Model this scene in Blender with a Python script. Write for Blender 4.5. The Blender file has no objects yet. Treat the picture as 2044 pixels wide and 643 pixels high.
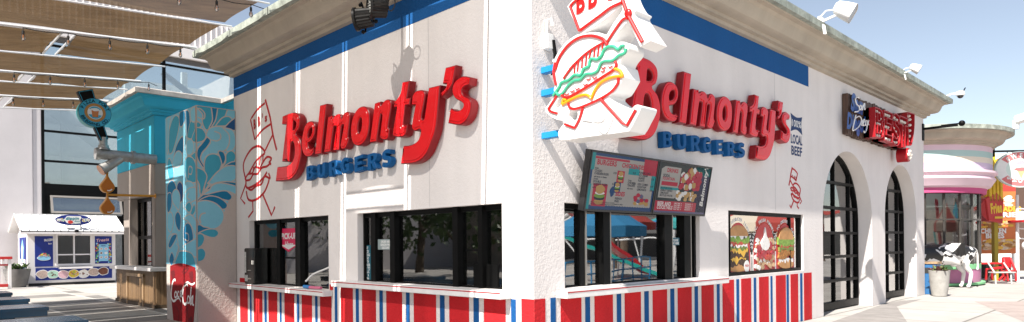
import bpy, bmesh, math, random
from mathutils import Vector, Matrix
from mathutils.geometry import tessellate_polygon
random.seed(7)
S = bpy.context.scene
COL = S.collection
R = math.radians

# ---------------------------------------------------------------- camera numbers and measuring helpers
F, CX, CY, W, H = 1321.0, 1022.0, 487.0, 2044.0, 643.0
YAW, ROLL = R(-45.51), R(-0.512)
fw = Vector((math.sin(YAW), math.cos(YAW), 0))
r0 = Vector((math.cos(YAW), -math.sin(YAW), 0)); up0 = Vector((0, 0, 1))
rt = math.cos(ROLL)*r0 + math.sin(ROLL)*up0
upv = -math.sin(ROLL)*r0 + math.cos(ROLL)*up0
def ray(x, y): return fw + rt*((x-CX)/F) - upv*((y-CY)/F)
CAM = ray(1065, 487) * -8.3; CAM.z = 1.7
def onp(x, y, ax, val):
    d = ray(x, y); t = (val-CAM[ax])/d[ax]; return CAM + d*t
def LW(x, y, off=0.0):          # point of the wall that faces -Y: (world X, height)
    p = onp(x, y, 1, -off); return (p.x, p.z)
def RW(x, y, off=0.0):          # point of the wall that faces +X: (world Y, height)
    p = onp(x, y, 0, off); return (p.y, p.z)

# ---------------------------------------------------------------- frames: (a right, b up, c outward) -> world
def LF(y0=0.0): return lambda a, b, c: (a, y0-c, b)
def RF(x0=0.0): return lambda a, b, c: (x0+c, a, b)
LFR, RFR = LF(), RF()

# ---------------------------------------------------------------- materials
MATS = {}
def nodes(name):
    m = bpy.data.materials.new(name); m.use_nodes = True
    nt = m.node_tree; b = nt.nodes['Principled BSDF']; return m, nt, b
def mat(name, col, rough=0.6, metal=0.0, var=0.0, vscale=3.0, bump=0.0, bscale=40.0, spec=0.4, coat=0.0, emit=0.0, trans=0.0, dirt=0.0):
    if name in MATS: return MATS[name]
    m, nt, b = nodes(name)
    c = (*col, 1.0) if len(col) == 3 else col
    b.inputs['Base Color'].default_value = c
    b.inputs['Roughness'].default_value = rough
    b.inputs['Metallic'].default_value = metal
    b.inputs['Specular IOR Level'].default_value = spec
    b.inputs['Coat Weight'].default_value = coat
    if emit:
        b.inputs['Emission Color'].default_value = c; b.inputs['Emission Strength'].default_value = emit
    g = None
    if var or bump or dirt:
        g = nt.nodes.new('ShaderNodeNewGeometry')
    if var or dirt:
        n = nt.nodes.new('ShaderNodeTexNoise'); n.inputs['Scale'].default_value = vscale; n.inputs['Detail'].default_value = 6
        n.inputs['Roughness'].default_value = 0.65
        nt.links.new(g.outputs['Position'], n.inputs['Vector'])
        mr = nt.nodes.new('ShaderNodeMapRange'); mr.inputs[1].default_value = 0.3; mr.inputs[2].default_value = 0.7
        mr.inputs[3].default_value = 1.0-max(var, dirt); mr.inputs[4].default_value = 1.0+var*0.6
        nt.links.new(n.outputs['Fac'], mr.inputs[0])
        mx = nt.nodes.new('ShaderNodeMix'); mx.data_type = 'RGBA'; mx.blend_type = 'MULTIPLY'
        mx.inputs[0].default_value = 1.0; mx.inputs[6].default_value = c
        nt.links.new(mr.outputs[0], mx.inputs[7]); nt.links.new(mx.outputs[2], b.inputs['Base Color'])
        mr2 = nt.nodes.new('ShaderNodeMapRange'); mr2.inputs[3].default_value = min(1, rough+0.1); mr2.inputs[4].default_value = max(0, rough-0.08)
        nt.links.new(n.outputs['Fac'], mr2.inputs[0]); nt.links.new(mr2.outputs[0], b.inputs['Roughness'])
    if bump:
        n2 = nt.nodes.new('ShaderNodeTexNoise'); n2.inputs['Scale'].default_value = bscale; n2.inputs['Detail'].default_value = 4
        nt.links.new(g.outputs['Position'], n2.inputs['Vector'])
        bp = nt.nodes.new('ShaderNodeBump'); bp.inputs['Strength'].default_value = bump; bp.inputs['Distance'].default_value = 0.02
        nt.links.new(n2.outputs['Fac'], bp.inputs['Height']); nt.links.new(bp.outputs[0], b.inputs['Normal'])
    MATS[name] = m; return m
def stucco(name, col, streak=0.10, bump=0.35):
    """painted stucco: lumpy bump on two scales, soft stains, faint vertical rain streaks"""
    if name in MATS: return MATS[name]
    m, nt, b = nodes(name); L = nt.links
    b.inputs['Roughness'].default_value = 0.85; b.inputs['Specular IOR Level'].default_value = 0.25
    g = nt.nodes.new('ShaderNodeNewGeometry')
    n1 = nt.nodes.new('ShaderNodeTexNoise'); n1.inputs['Scale'].default_value = 1.3; n1.inputs['Detail'].default_value = 5
    L.new(g.outputs['Position'], n1.inputs['Vector'])
    mp = nt.nodes.new('ShaderNodeMapping'); mp.inputs['Scale'].default_value = (2.3, 2.3, 0.22); L.new(g.outputs['Position'], mp.inputs['Vector'])
    n3 = nt.nodes.new('ShaderNodeTexNoise'); n3.inputs['Scale'].default_value = 1.0; n3.inputs['Detail'].default_value = 5; L.new(mp.outputs[0], n3.inputs['Vector'])
    ad = nt.nodes.new('ShaderNodeMath'); ad.operation = 'ADD'; L.new(n1.outputs['Fac'], ad.inputs[0]); L.new(n3.outputs['Fac'], ad.inputs[1])
    mr = nt.nodes.new('ShaderNodeMapRange'); mr.inputs[1].default_value = 0.7; mr.inputs[2].default_value = 1.25
    mr.inputs[3].default_value = 1.0-streak; mr.inputs[4].default_value = 1.0; L.new(ad.outputs[0], mr.inputs[0])
    mx = nt.nodes.new('ShaderNodeMix'); mx.data_type = 'RGBA'; mx.blend_type = 'MULTIPLY'; mx.inputs[0].default_value = 1.0
    mx.inputs[6].default_value = (*col, 1); L.new(mr.outputs[0], mx.inputs[7]); L.new(mx.outputs[2], b.inputs['Base Color'])
    n2 = nt.nodes.new('ShaderNodeTexNoise'); n2.inputs['Scale'].default_value = 42; n2.inputs['Detail'].default_value = 3; L.new(g.outputs['Position'], n2.inputs['Vector'])
    n4 = nt.nodes.new('ShaderNodeTexNoise'); n4.inputs['Scale'].default_value = 17; n4.inputs['Detail'].default_value = 2; L.new(g.outputs['Position'], n4.inputs['Vector'])
    a2 = nt.nodes.new('ShaderNodeMath'); a2.operation = 'MULTIPLY_ADD'; a2.inputs[1].default_value = 0.8; L.new(n2.outputs['Fac'], a2.inputs[0]); L.new(n4.outputs['Fac'], a2.inputs[2])
    bp = nt.nodes.new('ShaderNodeBump'); bp.inputs['Strength'].default_value = bump; bp.inputs['Distance'].default_value = 0.03
    L.new(a2.outputs[0], bp.inputs['Height']); L.new(bp.outputs[0], b.inputs['Normal'])
    MATS[name] = m; return m
def glassmat(name, tint=(0.85, 0.9, 0.9), base=0.12, extra=0.9):
    if name in MATS: return MATS[name]
    m = bpy.data.materials.new(name); m.use_nodes = True; nt = m.node_tree; nt.nodes.clear(); L = nt.links
    o = nt.nodes.new('ShaderNodeOutputMaterial'); t = nt.nodes.new('ShaderNodeBsdfTransparent'); t.inputs[0].default_value = (*tint, 1)
    gl = nt.nodes.new('ShaderNodeBsdfGlossy'); gl.inputs['Roughness'].default_value = 0.015
    g = nt.nodes.new('ShaderNodeNewGeometry'); n = nt.nodes.new('ShaderNodeTexNoise'); n.inputs['Scale'].default_value = 0.9
    L.new(g.outputs['Position'], n.inputs['Vector']); bp = nt.nodes.new('ShaderNodeBump'); bp.inputs['Strength'].default_value = 0.06; bp.inputs['Distance'].default_value = 0.05
    L.new(n.outputs['Fac'], bp.inputs['Height']); L.new(bp.outputs[0], gl.inputs['Normal'])
    fr = nt.nodes.new('ShaderNodeFresnel'); fr.inputs[0].default_value = 1.6
    ma = nt.nodes.new('ShaderNodeMath'); ma.operation = 'MULTIPLY_ADD'; ma.inputs[1].default_value = extra; ma.inputs[2].default_value = base; ma.use_clamp = True
    L.new(fr.outputs[0], ma.inputs[0]); mx = nt.nodes.new('ShaderNodeMixShader'); L.new(ma.outputs[0], mx.inputs[0]); L.new(t.outputs[0], mx.inputs[1]); L.new(gl.outputs[0], mx.inputs[2])
    L.new(mx.outputs[0], o.inputs[0]); MATS[name] = m; return m

# ---------------------------------------------------------------- mesh builder
def cr(pts, closed=True, seg=5):
    """pts: (x,y) smooth or (x,y,1) corner -> smoothed outline"""
    n = len(pts); out = []
    rng = range(n if closed else n-1)
    P = [Vector(p[:2]) for p in pts]; C = [len(p) > 2 for p in pts]
    for i in rng:
        j = (i+1) % n
        a, b = P[i], P[j]
        if C[i] and C[j]: out.append(tuple(a)); continue
        p0 = a if (C[i] or (not closed and i == 0)) else P[i-1]
        p3 = b if (C[j] or (not closed and j == n-1)) else P[(j+1) % n]
        for k in range(seg):
            t = k/seg
            q = 0.5*((2*a)+(b-p0)*t+(2*p0-5*a+4*b-p3)*t*t+(3*a-p0-3*b+p3)*t**3)
            out.append(tuple(q))
    if not closed: out.append(tuple(P[-1]))
    return out
def area(p): return sum(p[i-1][0]*p[i][1]-p[i][0]*p[i-1][1] for i in range(len(p)))/2
def inset(p, d):
    """move a closed CCW outline inwards by d"""
    n = len(p); out = []
    for i in range(n):
        a, b, c = Vector(p[i-1]), Vector(p[i]), Vector(p[(i+1) % n])
        e1, e2 = b-a, c-b
        if e1.length < 1e-9 or e2.length < 1e-9: out.append(tuple(b)); continue
        e1.normalize(); e2.normalize()
        n1, n2 = Vector((-e1.y, e1.x)), Vector((-e2.y, e2.x))
        m = n1+n2
        if m.length < 1e-4: out.append(tuple(b)); continue
        m.normalize(); k = d/max(0.45, m.dot(n1)); out.append(tuple(b+m*k))
    return out
class MB:
    def __init__(s): s.v, s.f, s.mi, s.m = [], [], [], 0
    def add(s, vs, fs, m=None):
        o = len(s.v); s.v += [tuple(v) for v in vs]
        for f in fs: s.f.append(tuple(i+o for i in f)); s.mi.append(s.m if m is None else m)
    def box(s, x0, y0, z0, x1, y1, z1, m=None):
        x0, x1 = sorted((x0, x1)); y0, y1 = sorted((y0, y1)); z0, z1 = sorted((z0, z1))
        v = [(x, y, z) for z in (z0, z1) for y in (y0, y1) for x in (x0, x1)]
        s.add(v, [(0, 2, 3, 1), (4, 5, 7, 6), (0, 1, 5, 4), (2, 6, 7, 3), (0, 4, 6, 2), (1, 3, 7, 5)], m)
    def fbox(s, fr, a0, b0, c0, a1, b1, c1, m=None):
        v = [fr(a, b, c) for c in (c0, c1) for b in (b0, b1) for a in (a0, a1)]
        s.add(v, [(0, 2, 3, 1), (4, 5, 7, 6), (0, 1, 5, 4), (2, 6, 7, 3), (0, 4, 6, 2), (1, 3, 7, 5)], m)
    def beam(s, p, q, w, h, m=None, up=(0, 0, 1)):
        p, q = Vector(p), Vector(q); d = (q-p).normalized(); u = Vector(up)
        if abs(d.dot(u)) > 0.98: u = Vector((0, 1, 0))
        sd = d.cross(u).normalized(); u = sd.cross(d)
        v = [e+sd*(a*w/2)+u*(b*h/2) for e in (p, q) for b in (-1, 1) for a in (-1, 1)]
        s.add(v, [(0, 2, 3, 1), (4, 5, 7, 6), (0, 1, 5, 4), (2, 6, 7, 3), (0, 4, 6, 2), (1, 3, 7, 5)], m)
    def tube(s, pts, r, n=8, m=None, closed=False, cap=True):
        P = [Vector(p) for p in pts]; k = len(P); rr = r if isinstance(r, (list, tuple)) else [r]*k
        rings = []; prev = None
        for i in range(k):
            if closed: t = P[(i+1) % k]-P[i-1]
            else: t = P[min(i+1, k-1)]-P[max(i-1, 0)]
            if t.length < 1e-9: t = Vector((0, 0, 1))
            t.normalize()
            if prev is None:
                u = Vector((0, 0, 1)) if abs(t.z) < 0.9 else Vector((1, 0, 0)); u = t.cross(u).normalized()
            else:
                u = prev-t*prev.dot(t)
                if u.length < 1e-6: u = t.orthogonal()
                u.normalize()
            prev = u; w = t.cross(u)
            rings.append([P[i]+(u*math.cos(2*math.pi*j/n)+w*math.sin(2*math.pi*j/n))*rr[i] for j in range(n)])
        v = [x for g in rings for x in g]; f = []
        for i in range(k if closed else k-1):
            a, b = i*n, ((i+1) % k)*n
            for j in range(n): f.append((a+j, a+(j+1) % n, b+(j+1) % n, b+j))
        if cap and not closed: f.append(tuple(range(n))); f.append(tuple((k-1)*n+j for j in range(n)))
        s.add(v, f, m)
    def lathe(s, prof, c, n=24, m=None, axis='z', caps=True):
        """prof: (radius, height) list"""
        v = []; k = len(prof)
        for r, h in prof:
            for j in range(n):
                a = 2*math.pi*j/n
                if axis == 'z': v.append((c[0]+r*math.cos(a), c[1]+r*math.sin(a), c[2]+h))
                elif axis == 'x': v.append((c[0]+h, c[1]+r*math.cos(a), c[2]+r*math.sin(a)))
                else: v.append((c[0]+r*math.cos(a), c[1]+h, c[2]+r*math.sin(a)))
        f = [(i*n+j, i*n+(j+1) % n, (i+1)*n+(j+1) % n, (i+1)*n+j) for i in range(k-1) for j in range(n)]
        if caps: f += [tuple(range(n)), tuple((k-1)*n+j for j in range(n))]
        s.add(v, f, m)
    def ball(s, c, r, n=10, m=None):
        rx, ry, rz = r if isinstance(r, (tuple, list)) else (r, r, r)
        v = [(c[0], c[1], c[2]-rz)]; h = n//2
        for i in range(1, h):
            t = -math.pi/2+math.pi*i/h
            for j in range(n): a = 2*math.pi*j/n; v.append((c[0]+rx*math.cos(t)*math.cos(a), c[1]+ry*math.cos(t)*math.sin(a), c[2]+rz*math.sin(t)))
        v.append((c[0], c[1], c[2]+rz)); f = []
        for j in range(n): f.append((0, 1+(j+1) % n, 1+j))
        for i in range(h-2):
            for j in range(n): f.append((1+i*n+j, 1+i*n+(j+1) % n, 1+(i+1)*n+(j+1) % n, 1+(i+1)*n+j))
        o = 1+(h-2)*n
        for j in range(n): f.append((o+j, o+(j+1) % n, len(v)-1))
        s.add(v, f, m)
    def plate(s, outline, holes, c0, c1, fr, m=None, bevel=0.0, back=True, side=None):
        """flat shape given in (a,b), from depth c0 to c1 (c1 = front)"""
        o = list(outline); o = o if area(o) > 0 else o[::-1]
        hs = [h if area(h) < 0 else h[::-1] for h in holes]
        loops = [o]+hs
        fl = [inset(l, bevel) for l in loops] if bevel else loops
        def cap(ls, c, flip):
            flat = [p for l in ls for p in l]
            tris = tessellate_polygon([[Vector((p[0], p[1], 0)) for p in l] for l in ls])
            s.add([fr(p[0], p[1], c) for p in flat], [t[::-1] if flip else t for t in tris], m)
        cap(fl, c1, False)
        if back: cap(loops, c0, True)
        lv = [(loops, c0), (loops, c1-bevel)]+([(fl, c1)] if bevel else [])
        for q in range(len(lv)-1):
            for la, lb in zip(lv[q][0], lv[q+1][0]):
                n = len(la); v = [fr(p[0], p[1], lv[q][1]) for p in la]+[fr(p[0], p[1], lv[q+1][1]) for p in lb]
                s.add(v, [(i, (i+1) % n, n+(i+1) % n, n+i) for i in range(n)], (m if side is None else side))
    def ribbon(s, pts, w, c0, c1, fr, m=None):
        """line painted or laid on a wall: width w (number or list), from depth c0 to c1"""
        P = [Vector(p[:2]) for p in pts]; k = len(P); ws = w if isinstance(w, (list, tuple)) else [w]*k
        a, b = [], []
        for i in range(k):
            t = (P[min(i+1, k-1)]-P[max(i-1, 0)]); t = t.normalized() if t.length > 1e-9 else Vector((1, 0)); n = Vector((-t.y, t.x))*ws[i]/2
            a.append(P[i]+n); b.append(P[i]-n)
        v = [fr(p.x, p.y, c1) for p in a]+[fr(p.x, p.y, c1) for p in b]+[fr(p.x, p.y, c0) for p in a]+[fr(p.x, p.y, c0) for p in b]
        f = []
        for i in range(k-1):
            f += [(i, i+1, k+i+1, k+i), (2*k+i, 3*k+i, 3*k+i+1, 2*k+i+1), (i, 2*k+i, 2*k+i+1, i+1), (k+i, k+i+1, 3*k+i+1, 3*k+i)]
        f += [(0, k, 3*k, 2*k), (k-1, 3*k-1, 4*k-1, 2*k-1)]
        s.add(v, f, m)
    def grid(s, fn, nu, nv, m=None):
        v = [fn(i/nu, j/nv) for j in range(nv+1) for i in range(nu+1)]
        s.add(v, [(j*(nu+1)+i, j*(nu+1)+i+1, (j+1)*(nu+1)+i+1, (j+1)*(nu+1)+i) for j in range(nv) for i in range(nu)], m)
    def text(s, txt, a, b, h, fr, c, m=None, bold=0.0, width=None, rot=0.0, depth=0.004, align='CENTER', shear=0.0, rnd=0.0):
        vs, fs, (x0, x1, y0, y1) = glyphs(txt, bold, shear)
        k = h/0.72; kx = k if width is None else width/max(1e-6, (x1-x0))
        off = {'CENTER': (x0+x1)/2, 'LEFT': x0, 'RIGHT': x1}[align]
        cs, sn = math.cos(rot), math.sin(rot)
        def put(x, y, cc):
            x, y = (x-off)*kx, y*k; return fr(a+x*cs-y*sn, b+x*sn+y*cs, cc)
        n = len(vs); s.add([put(x, y, c+depth) for x, y in vs], fs, m)
    def build(s, name, mats, parent=None, smooth=True, bevel=0.0, angle=35, seg=2):
        if parent: org = OFF[parent.name]; loc = Vector((0, 0, 0))
        else:
            xs, ys, zs = zip(*s.v); org = Vector(((min(xs)+max(xs))/2, (min(ys)+max(ys))/2, min(zs))); loc = org
        me = bpy.data.meshes.new(name); me.from_pydata([(v[0]-org.x, v[1]-org.y, v[2]-org.z) for v in s.v], [], s.f)
        for mm in (mats if isinstance(mats, (list, tuple)) else [mats]): me.materials.append(mm)
        me.polygons.foreach_set('material_index', s.mi)
        bm = bmesh.new(); bm.from_mesh(me)
        bmesh.ops.remove_doubles(bm, verts=bm.verts, dist=1e-5)
        bmesh.ops.recalc_face_normals(bm, faces=bm.faces)
        if bevel:
            es = [e for e in bm.edges if len(e.link_faces) == 2 and e.calc_face_angle(0) > R(40)]
            bmesh.ops.bevel(bm, geom=es, offset=bevel, segments=seg, affect='EDGES', clamp_overlap=True)
        bm.to_mesh(me); bm.free()
        if smooth:
            me.polygons.foreach_set('use_smooth', [True]*len(me.polygons)); me.set_sharp_from_angle(angle=R(angle))
        me.update()
        o = bpy.data.objects.new(name, me); COL.objects.link(o)
        o.location = loc; OFF[o.name] = org
        if parent: o.parent = parent
        return o
GL = {}; OFF = {}            # OFF: where each object's own origin lies in the world (parts are modelled in world coordinates)
def glyphs(txt, bold, shear):
    key = (txt, bold, shear)
    if key in GL: return GL[key]
    cu = bpy.data.curves.new('lettering', 'FONT'); cu.body = txt; cu.size = 1.0; cu.offset = bold; cu.shear = shear
    cu.resolution_u = 3; cu.fill_mode = 'FRONT'; cu.space_character = 1.0+bold*2.0
    ob = bpy.data.objects.new('lettering', cu); COL.objects.link(ob)
    dg = bpy.context.evaluated_depsgraph_get(); ev = ob.evaluated_get(dg); me = ev.to_mesh()
    vs = [(v.co.x, v.co.y) for v in me.vertices]; fs = [tuple(p.vertices) for p in me.polygons]
    ev.to_mesh_clear(); bpy.data.objects.remove(ob); bpy.data.curves.remove(cu)
    xs = [v[0] for v in vs] or [0, 1]; ys = [v[1] for v in vs] or [0, 1]
    GL[key] = (vs, fs, (min(xs), max(xs), min(ys), max(ys))); return GL[key]
def tag(o, label=None, cat=None, group=None, kind=None):
    if label: o['label'] = label
    if cat: o['category'] = cat
    if group: o['group'] = group
    if kind: o['kind'] = kind
    return o
def empty(name, loc=(0, 0, 0), label=None, cat=None, group=None):
    """a thing's root; parts are then modelled in world coordinates and hung on it"""
    o = bpy.data.objects.new(name, None); COL.objects.link(o); o.empty_display_size = 0.2
    o.location = loc; OFF[o.name] = Vector(loc)
    return tag(o, label, cat, group)
def copy_tree(o, parent=None):
    c = o.copy(); COL.objects.link(c)
    if parent: c.parent = parent
    for ch in list(o.children): copy_tree(ch, c)
    return c
def arc(cx, cy, rx, ry, a0, a1, n):
    return [(cx+rx*math.cos(R(a0+(a1-a0)*i/n)), cy+ry*math.sin(R(a0+(a1-a0)*i/n))) for i in range(n+1)]
def rect(a0, b0, a1, b1): return [(a0, b0), (a1, b0), (a1, b1), (a0, b1)]
def blob(a, b, ra, rb, n=20, wob=0.08, seed=0):
    rd = random.Random(seed); ph = [rd.uniform(0, 6.28) for _ in range(3)]
    return [(a+ra*(1+wob*math.sin(3*t+ph[0])+wob*math.sin(5*t+ph[1]))*math.cos(t), b+rb*(1+wob*math.sin(4*t+ph[2]))*math.sin(t)) for t in [6.2832*i/n for i in range(n)]]
# ================================================================ camera, sky, sun
cam = bpy.data.cameras.new('camera'); co = bpy.data.objects.new('camera', cam); COL.objects.link(co)
cam.sensor_fit = 'HORIZONTAL'; cam.sensor_width = 36.0; cam.lens = 36.0*F/W
cam.shift_y = (CY-H/2)/W; cam.clip_end = 3000; cam.clip_start = 0.05
co.matrix_world = Matrix(((rt.x, upv.x, -fw.x, CAM.x), (rt.y, upv.y, -fw.y, CAM.y), (rt.z, upv.z, -fw.z, CAM.z), (0, 0, 0, 1)))
S.camera = co
S.view_settings.view_transform = 'Standard'; S.view_settings.look = 'None'; S.view_settings.gamma = 1.0
S.view_settings.exposure = 1.05
SUN = Vector((-0.20, 1.0, -1.12)).normalized()        # direction the sunlight travels
sd = bpy.data.lights.new('sun', 'SUN'); sd.energy = 5.0; sd.angle = R(0.5); sd.color = (1.0, 0.95, 0.88)
so = bpy.data.objects.new('sun', sd); COL.objects.link(so); so.rotation_euler = SUN.to_track_quat('-Z', 'Y').to_euler(); so.location = (10, -30, 40)
w = bpy.data.worlds.new('World'); S.world = w; w.use_nodes = True; nt = w.node_tree
sky = nt.nodes.new('ShaderNodeTexSky'); sky.sky_type = 'NISHITA'; sky.sun_disc = False
sky.sun_elevation = math.asin(-SUN.z); sky.sun_rotation = math.atan2(-SUN.x, -SUN.y)
sky.air_density = 1.0; sky.dust_density = 0.5; sky.ozone_density = 1.0; sky.altitude = 0
hs = nt.nodes.new('ShaderNodeHueSaturation'); hs.inputs['Saturation'].default_value = 0.68
nt.links.new(sky.outputs[0], hs.inputs['Color']); nt.links.new(hs.outputs[0], nt.nodes['Background'].inputs[0])
nt.nodes['Background'].inputs[1].default_value = 0.078

# ================================================================ ground
def ground_mat():
    m, nt, b = nodes('concrete paving'); L = nt.links
    b.inputs['Roughness'].default_value = 0.8
    g = nt.nodes.new('ShaderNodeNewGeometry')
    mp = nt.nodes.new('ShaderNodeMapping'); mp.inputs['Rotation'].default_value = (0, 0, R(45)); mp.inputs['Scale'].default_value = (0.62, 0.62, 0.62)
    mp.inputs['Location'].default_value = (0.2, 0.35, 0.25); L.new(g.outputs['Position'], mp.inputs['Vector'])
    n = nt.nodes.new('ShaderNodeTexNoise'); n.inputs['Scale'].default_value = 0.7; n.inputs['Detail'].default_value = 9; n.inputs['Roughness'].default_value = 0.7; L.new(g.outputs['Position'], n.inputs['Vector'])
    br = nt.nodes.new('ShaderNodeTexBrick'); br.offset = 0; br.inputs['Scale'].default_value = 1.0; br.inputs['Mortar Size'].default_value = 0.012
    br.inputs['Brick Width'].default_value = 1.0; br.inputs['Row Height'].default_value = 1.0
    br.inputs['Color1'].default_value = (0.41, 0.385, 0.355, 1); br.inputs['Color2'].default_value = (0.455, 0.43, 0.40, 1); br.inputs['Mortar'].default_value = (0.2, 0.185, 0.17, 1)
    mpb = nt.nodes.new('ShaderNodeMapping'); mpb.inputs['Scale'].default_value = (0.4, 0.4, 0.4); L.new(g.outputs['Position'], mpb.inputs['Vector']); L.new(mpb.outputs[0], br.inputs['Vector'])
    mr = nt.nodes.new('ShaderNodeMapRange'); mr.inputs[1].default_value = 0.3; mr.inputs[2].default_value = 0.72; mr.inputs[3].default_value = 0.78; mr.inputs[4].default_value = 1.08; L.new(n.outputs['Fac'], mr.inputs[0])
    mx = nt.nodes.new('ShaderNodeMix'); mx.data_type = 'RGBA'; mx.blend_type = 'MULTIPLY'; mx.inputs[0].default_value = 1
    L.new(br.outputs['Color'], mx.inputs[6]); L.new(mr.outputs[0], mx.inputs[7]); L.new(mx.outputs[2], b.inputs['Base Color'])
    n2 = nt.nodes.new('ShaderNodeTexNoise'); n2.inputs['Scale'].default_value = 60; L.new(g.outputs['Position'], n2.inputs['Vector'])
    bp = nt.nodes.new('ShaderNodeBump'); bp.inputs['Strength'].default_value = 0.15; bp.inputs['Distance'].default_value = 0.01; L.new(n2.outputs['Fac'], bp.inputs['Height']); L.new(bp.outputs[0], b.inputs['Normal'])
    return m
g = MB(); g.add([(-900, -900, 0), (900, -900, 0), (900, 900, 0), (-900, 900, 0)], [(0, 1, 2, 3)])
tag(g.build('ground', ground_mat(), smooth=False), kind='structure')
# courtyard paving: squares of two greys set on the diagonal with pale joints
def court_mat():
    m, nt, b = nodes('courtyard paving'); L = nt.links; b.inputs['Roughness'].default_value = 0.75
    g = nt.nodes.new('ShaderNodeNewGeometry')
    mp = nt.nodes.new('ShaderNodeMapping'); mp.inputs['Scale'].default_value = (0.56, 0.56, 0.56); mp.inputs['Location'].default_value = (0.1, 0.3, 0.2); L.new(g.outputs['Position'], mp.inputs['Vector'])
    ck = nt.nodes.new('ShaderNodeTexChecker'); ck.inputs['Scale'].default_value = 1.0; L.new(mp.outputs[0], ck.inputs['Vector'])
    ck.inputs['Color1'].default_value = (0.42, 0.39, 0.35, 1); ck.inputs['Color2'].default_value = (0.22, 0.205, 0.19, 1)
    br = nt.nodes.new('ShaderNodeTexBrick'); br.offset = 0; br.inputs['Scale'].default_value = 1.0; br.inputs['Mortar Size'].default_value = 0.03; br.inputs['Brick Width'].default_value = 1.0; br.inputs['Row Height'].default_value = 1.0
    L.new(mp.outputs[0], br.inputs['Vector'])
    n = nt.nodes.new('ShaderNodeTexNoise'); n.inputs['Scale'].default_value = 1.4; n.inputs['Detail'].default_value = 8; L.new(g.outputs['Position'], n.inputs['Vector'])
    mr = nt.nodes.new('ShaderNodeMapRange'); mr.inputs[1].default_value = 0.3; mr.inputs[2].default_value = 0.7; mr.inputs[3].default_value = 0.75; mr.inputs[4].default_value = 1.1; L.new(n.outputs['Fac'], mr.inputs[0])
    m1 = nt.nodes.new('ShaderNodeMix'); m1.data_type = 'RGBA'; L.new(br.outputs['Fac'], m1.inputs[0]); L.new(ck.outputs[0], m1.inputs[6]); m1.inputs[7].default_value = (0.55, 0.52, 0.48, 1)
    mx = nt.nodes.new('ShaderNodeMix'); mx.data_type = 'RGBA'; mx.blend_type = 'MULTIPLY'; mx.inputs[0].default_value = 1
    L.new(m1.outputs[2], mx.inputs[6]); L.new(mr.outputs[0], mx.inputs[7]); L.new(mx.outputs[2], b.inputs['Base Color'])
    return m
g = MB(); g.add([(-25, -9, .004), (-0.6, -9, .004), (-0.6, 0, .004), (-25, 0, .004)], [(0, 1, 2, 3)])
tag(g.build('courtyard_paving', court_mat(), smooth=False), kind='structure')
# plaza paving: tinted wedges in the pale concrete on the sunny side
g = MB()
def gp(x, y, z): p = onp(x, y, 2, 0); return (p.x, p.y, z)
g.add([gp(1640, 650, .004), gp(1735, 617, .004), gp(1772, 604, .004), gp(1842, 597, .004), gp(1790, 612, .004), gp(1822, 660, .004)], [(0, 1, 2, 3, 4, 5)], 0)
g.add([gp(1945, 602, .004), gp(2080, 602, .004), gp(2100, 650, .004), gp(2050, 645, .004)], [(0, 1, 2, 3)], 1)
tag(g.build('plaza_paving', [mat('dark concrete', (.27, .25, .235), .8, var=.25, vscale=2), mat('taupe concrete', (.36, .30, .275), .8, var=.2, vscale=2)], smooth=False), kind='structure')
# ================================================================ the burger restaurant
M_wall = stucco('white stucco', (.76, .71, .685), .10, .21)
M_corn = stucco('buff stucco', (.45, .39, .315), .20, .12)
M_cap = mat('weathered copper edge', (.34, .37, .32), .7, var=.5, vscale=5, bump=.2, bscale=25)
M_red = stucco('red wall paint', (.60, .018, .024), .26, .30)
M_blue = stucco('blue wall paint', (.006, .085, .27), .10, .25)
M_blk = mat('black aluminium', (.004, .004, .004), .45, var=.2, vscale=6, spec=.12)
M_steel = mat('brushed edge', (.35, .33, .30), .35, .8)
M_white = mat('white paint', (.78, .77, .75), .45, var=.08, vscale=4)
M_glass = glassmat('window glass', (.85, .88, .86), .18, .8)
M_door_glass = glassmat('door glass', (.75, .78, .76), .26, .9)
M_int = mat('interior wall', (.55, .54, .51), .7, var=.15)
M_dark = mat('interior dark', (.03, .03, .03), .6)
M_inkred = mat('red line paint', (.46, .015, .02), .7, var=.2, vscale=12)

rest = empty('burger_restaurant', (-4.5, 8, 0), 'white stucco burger restaurant with red and blue striped base, blue band and deep cornice', 'restaurant')
TOP = 5.5
# --- walls, openings cut through
XL = -9.3
wl1 = (-8.53, .90, -5.11, 2.25); wl2 = (-4.13, 1.09, -.57, 2.24)
mb = MB()
mb.plate(rect(XL, -.1, -.45, TOP), [rect(*wl1), rect(*wl2)], -.3, 0, LFR)
arch1 = [(9.45, -.1), (12.79, -.1)]+arc(11.12, 2.2, 1.67, 1.67, 0, 180, 28)
arch2 = [(13.86, -.1), (16.84, -.1)]+arc(15.35, 2.38, 1.49, 1.49, 0, 180, 28)
wr1 = (.59, 1.11, 4.05, 2.24); wr2 = (5.05, 1.08, 8.37, 2.27)
# the arches start at the foot of the wall: the wall outline runs round them
out = [(0, -.1)]+[(9.45, -.1)]+arc(11.12, 2.2, 1.67, 1.67, 180, 0, 28)+[(12.79, -.1)]+[(13.86, -.1)]+arc(15.35, 2.38, 1.49, 1.49, 180, 0, 28)+[(16.84, -.1)]+[(17.72, -.1), (17.72, TOP), (0, TOP)]
mb.plate(out, [rect(*wr1), rect(*wr2)], -.45, 0, RFR)
mb.box(-9.3, 17.3, -.1, -.46, 17.718, TOP)
mb.box(-9.298, .31, -.1, -9.0, 17.29, TOP)
mb.build('wall', M_wall, rest, smooth=True, angle=30)
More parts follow.
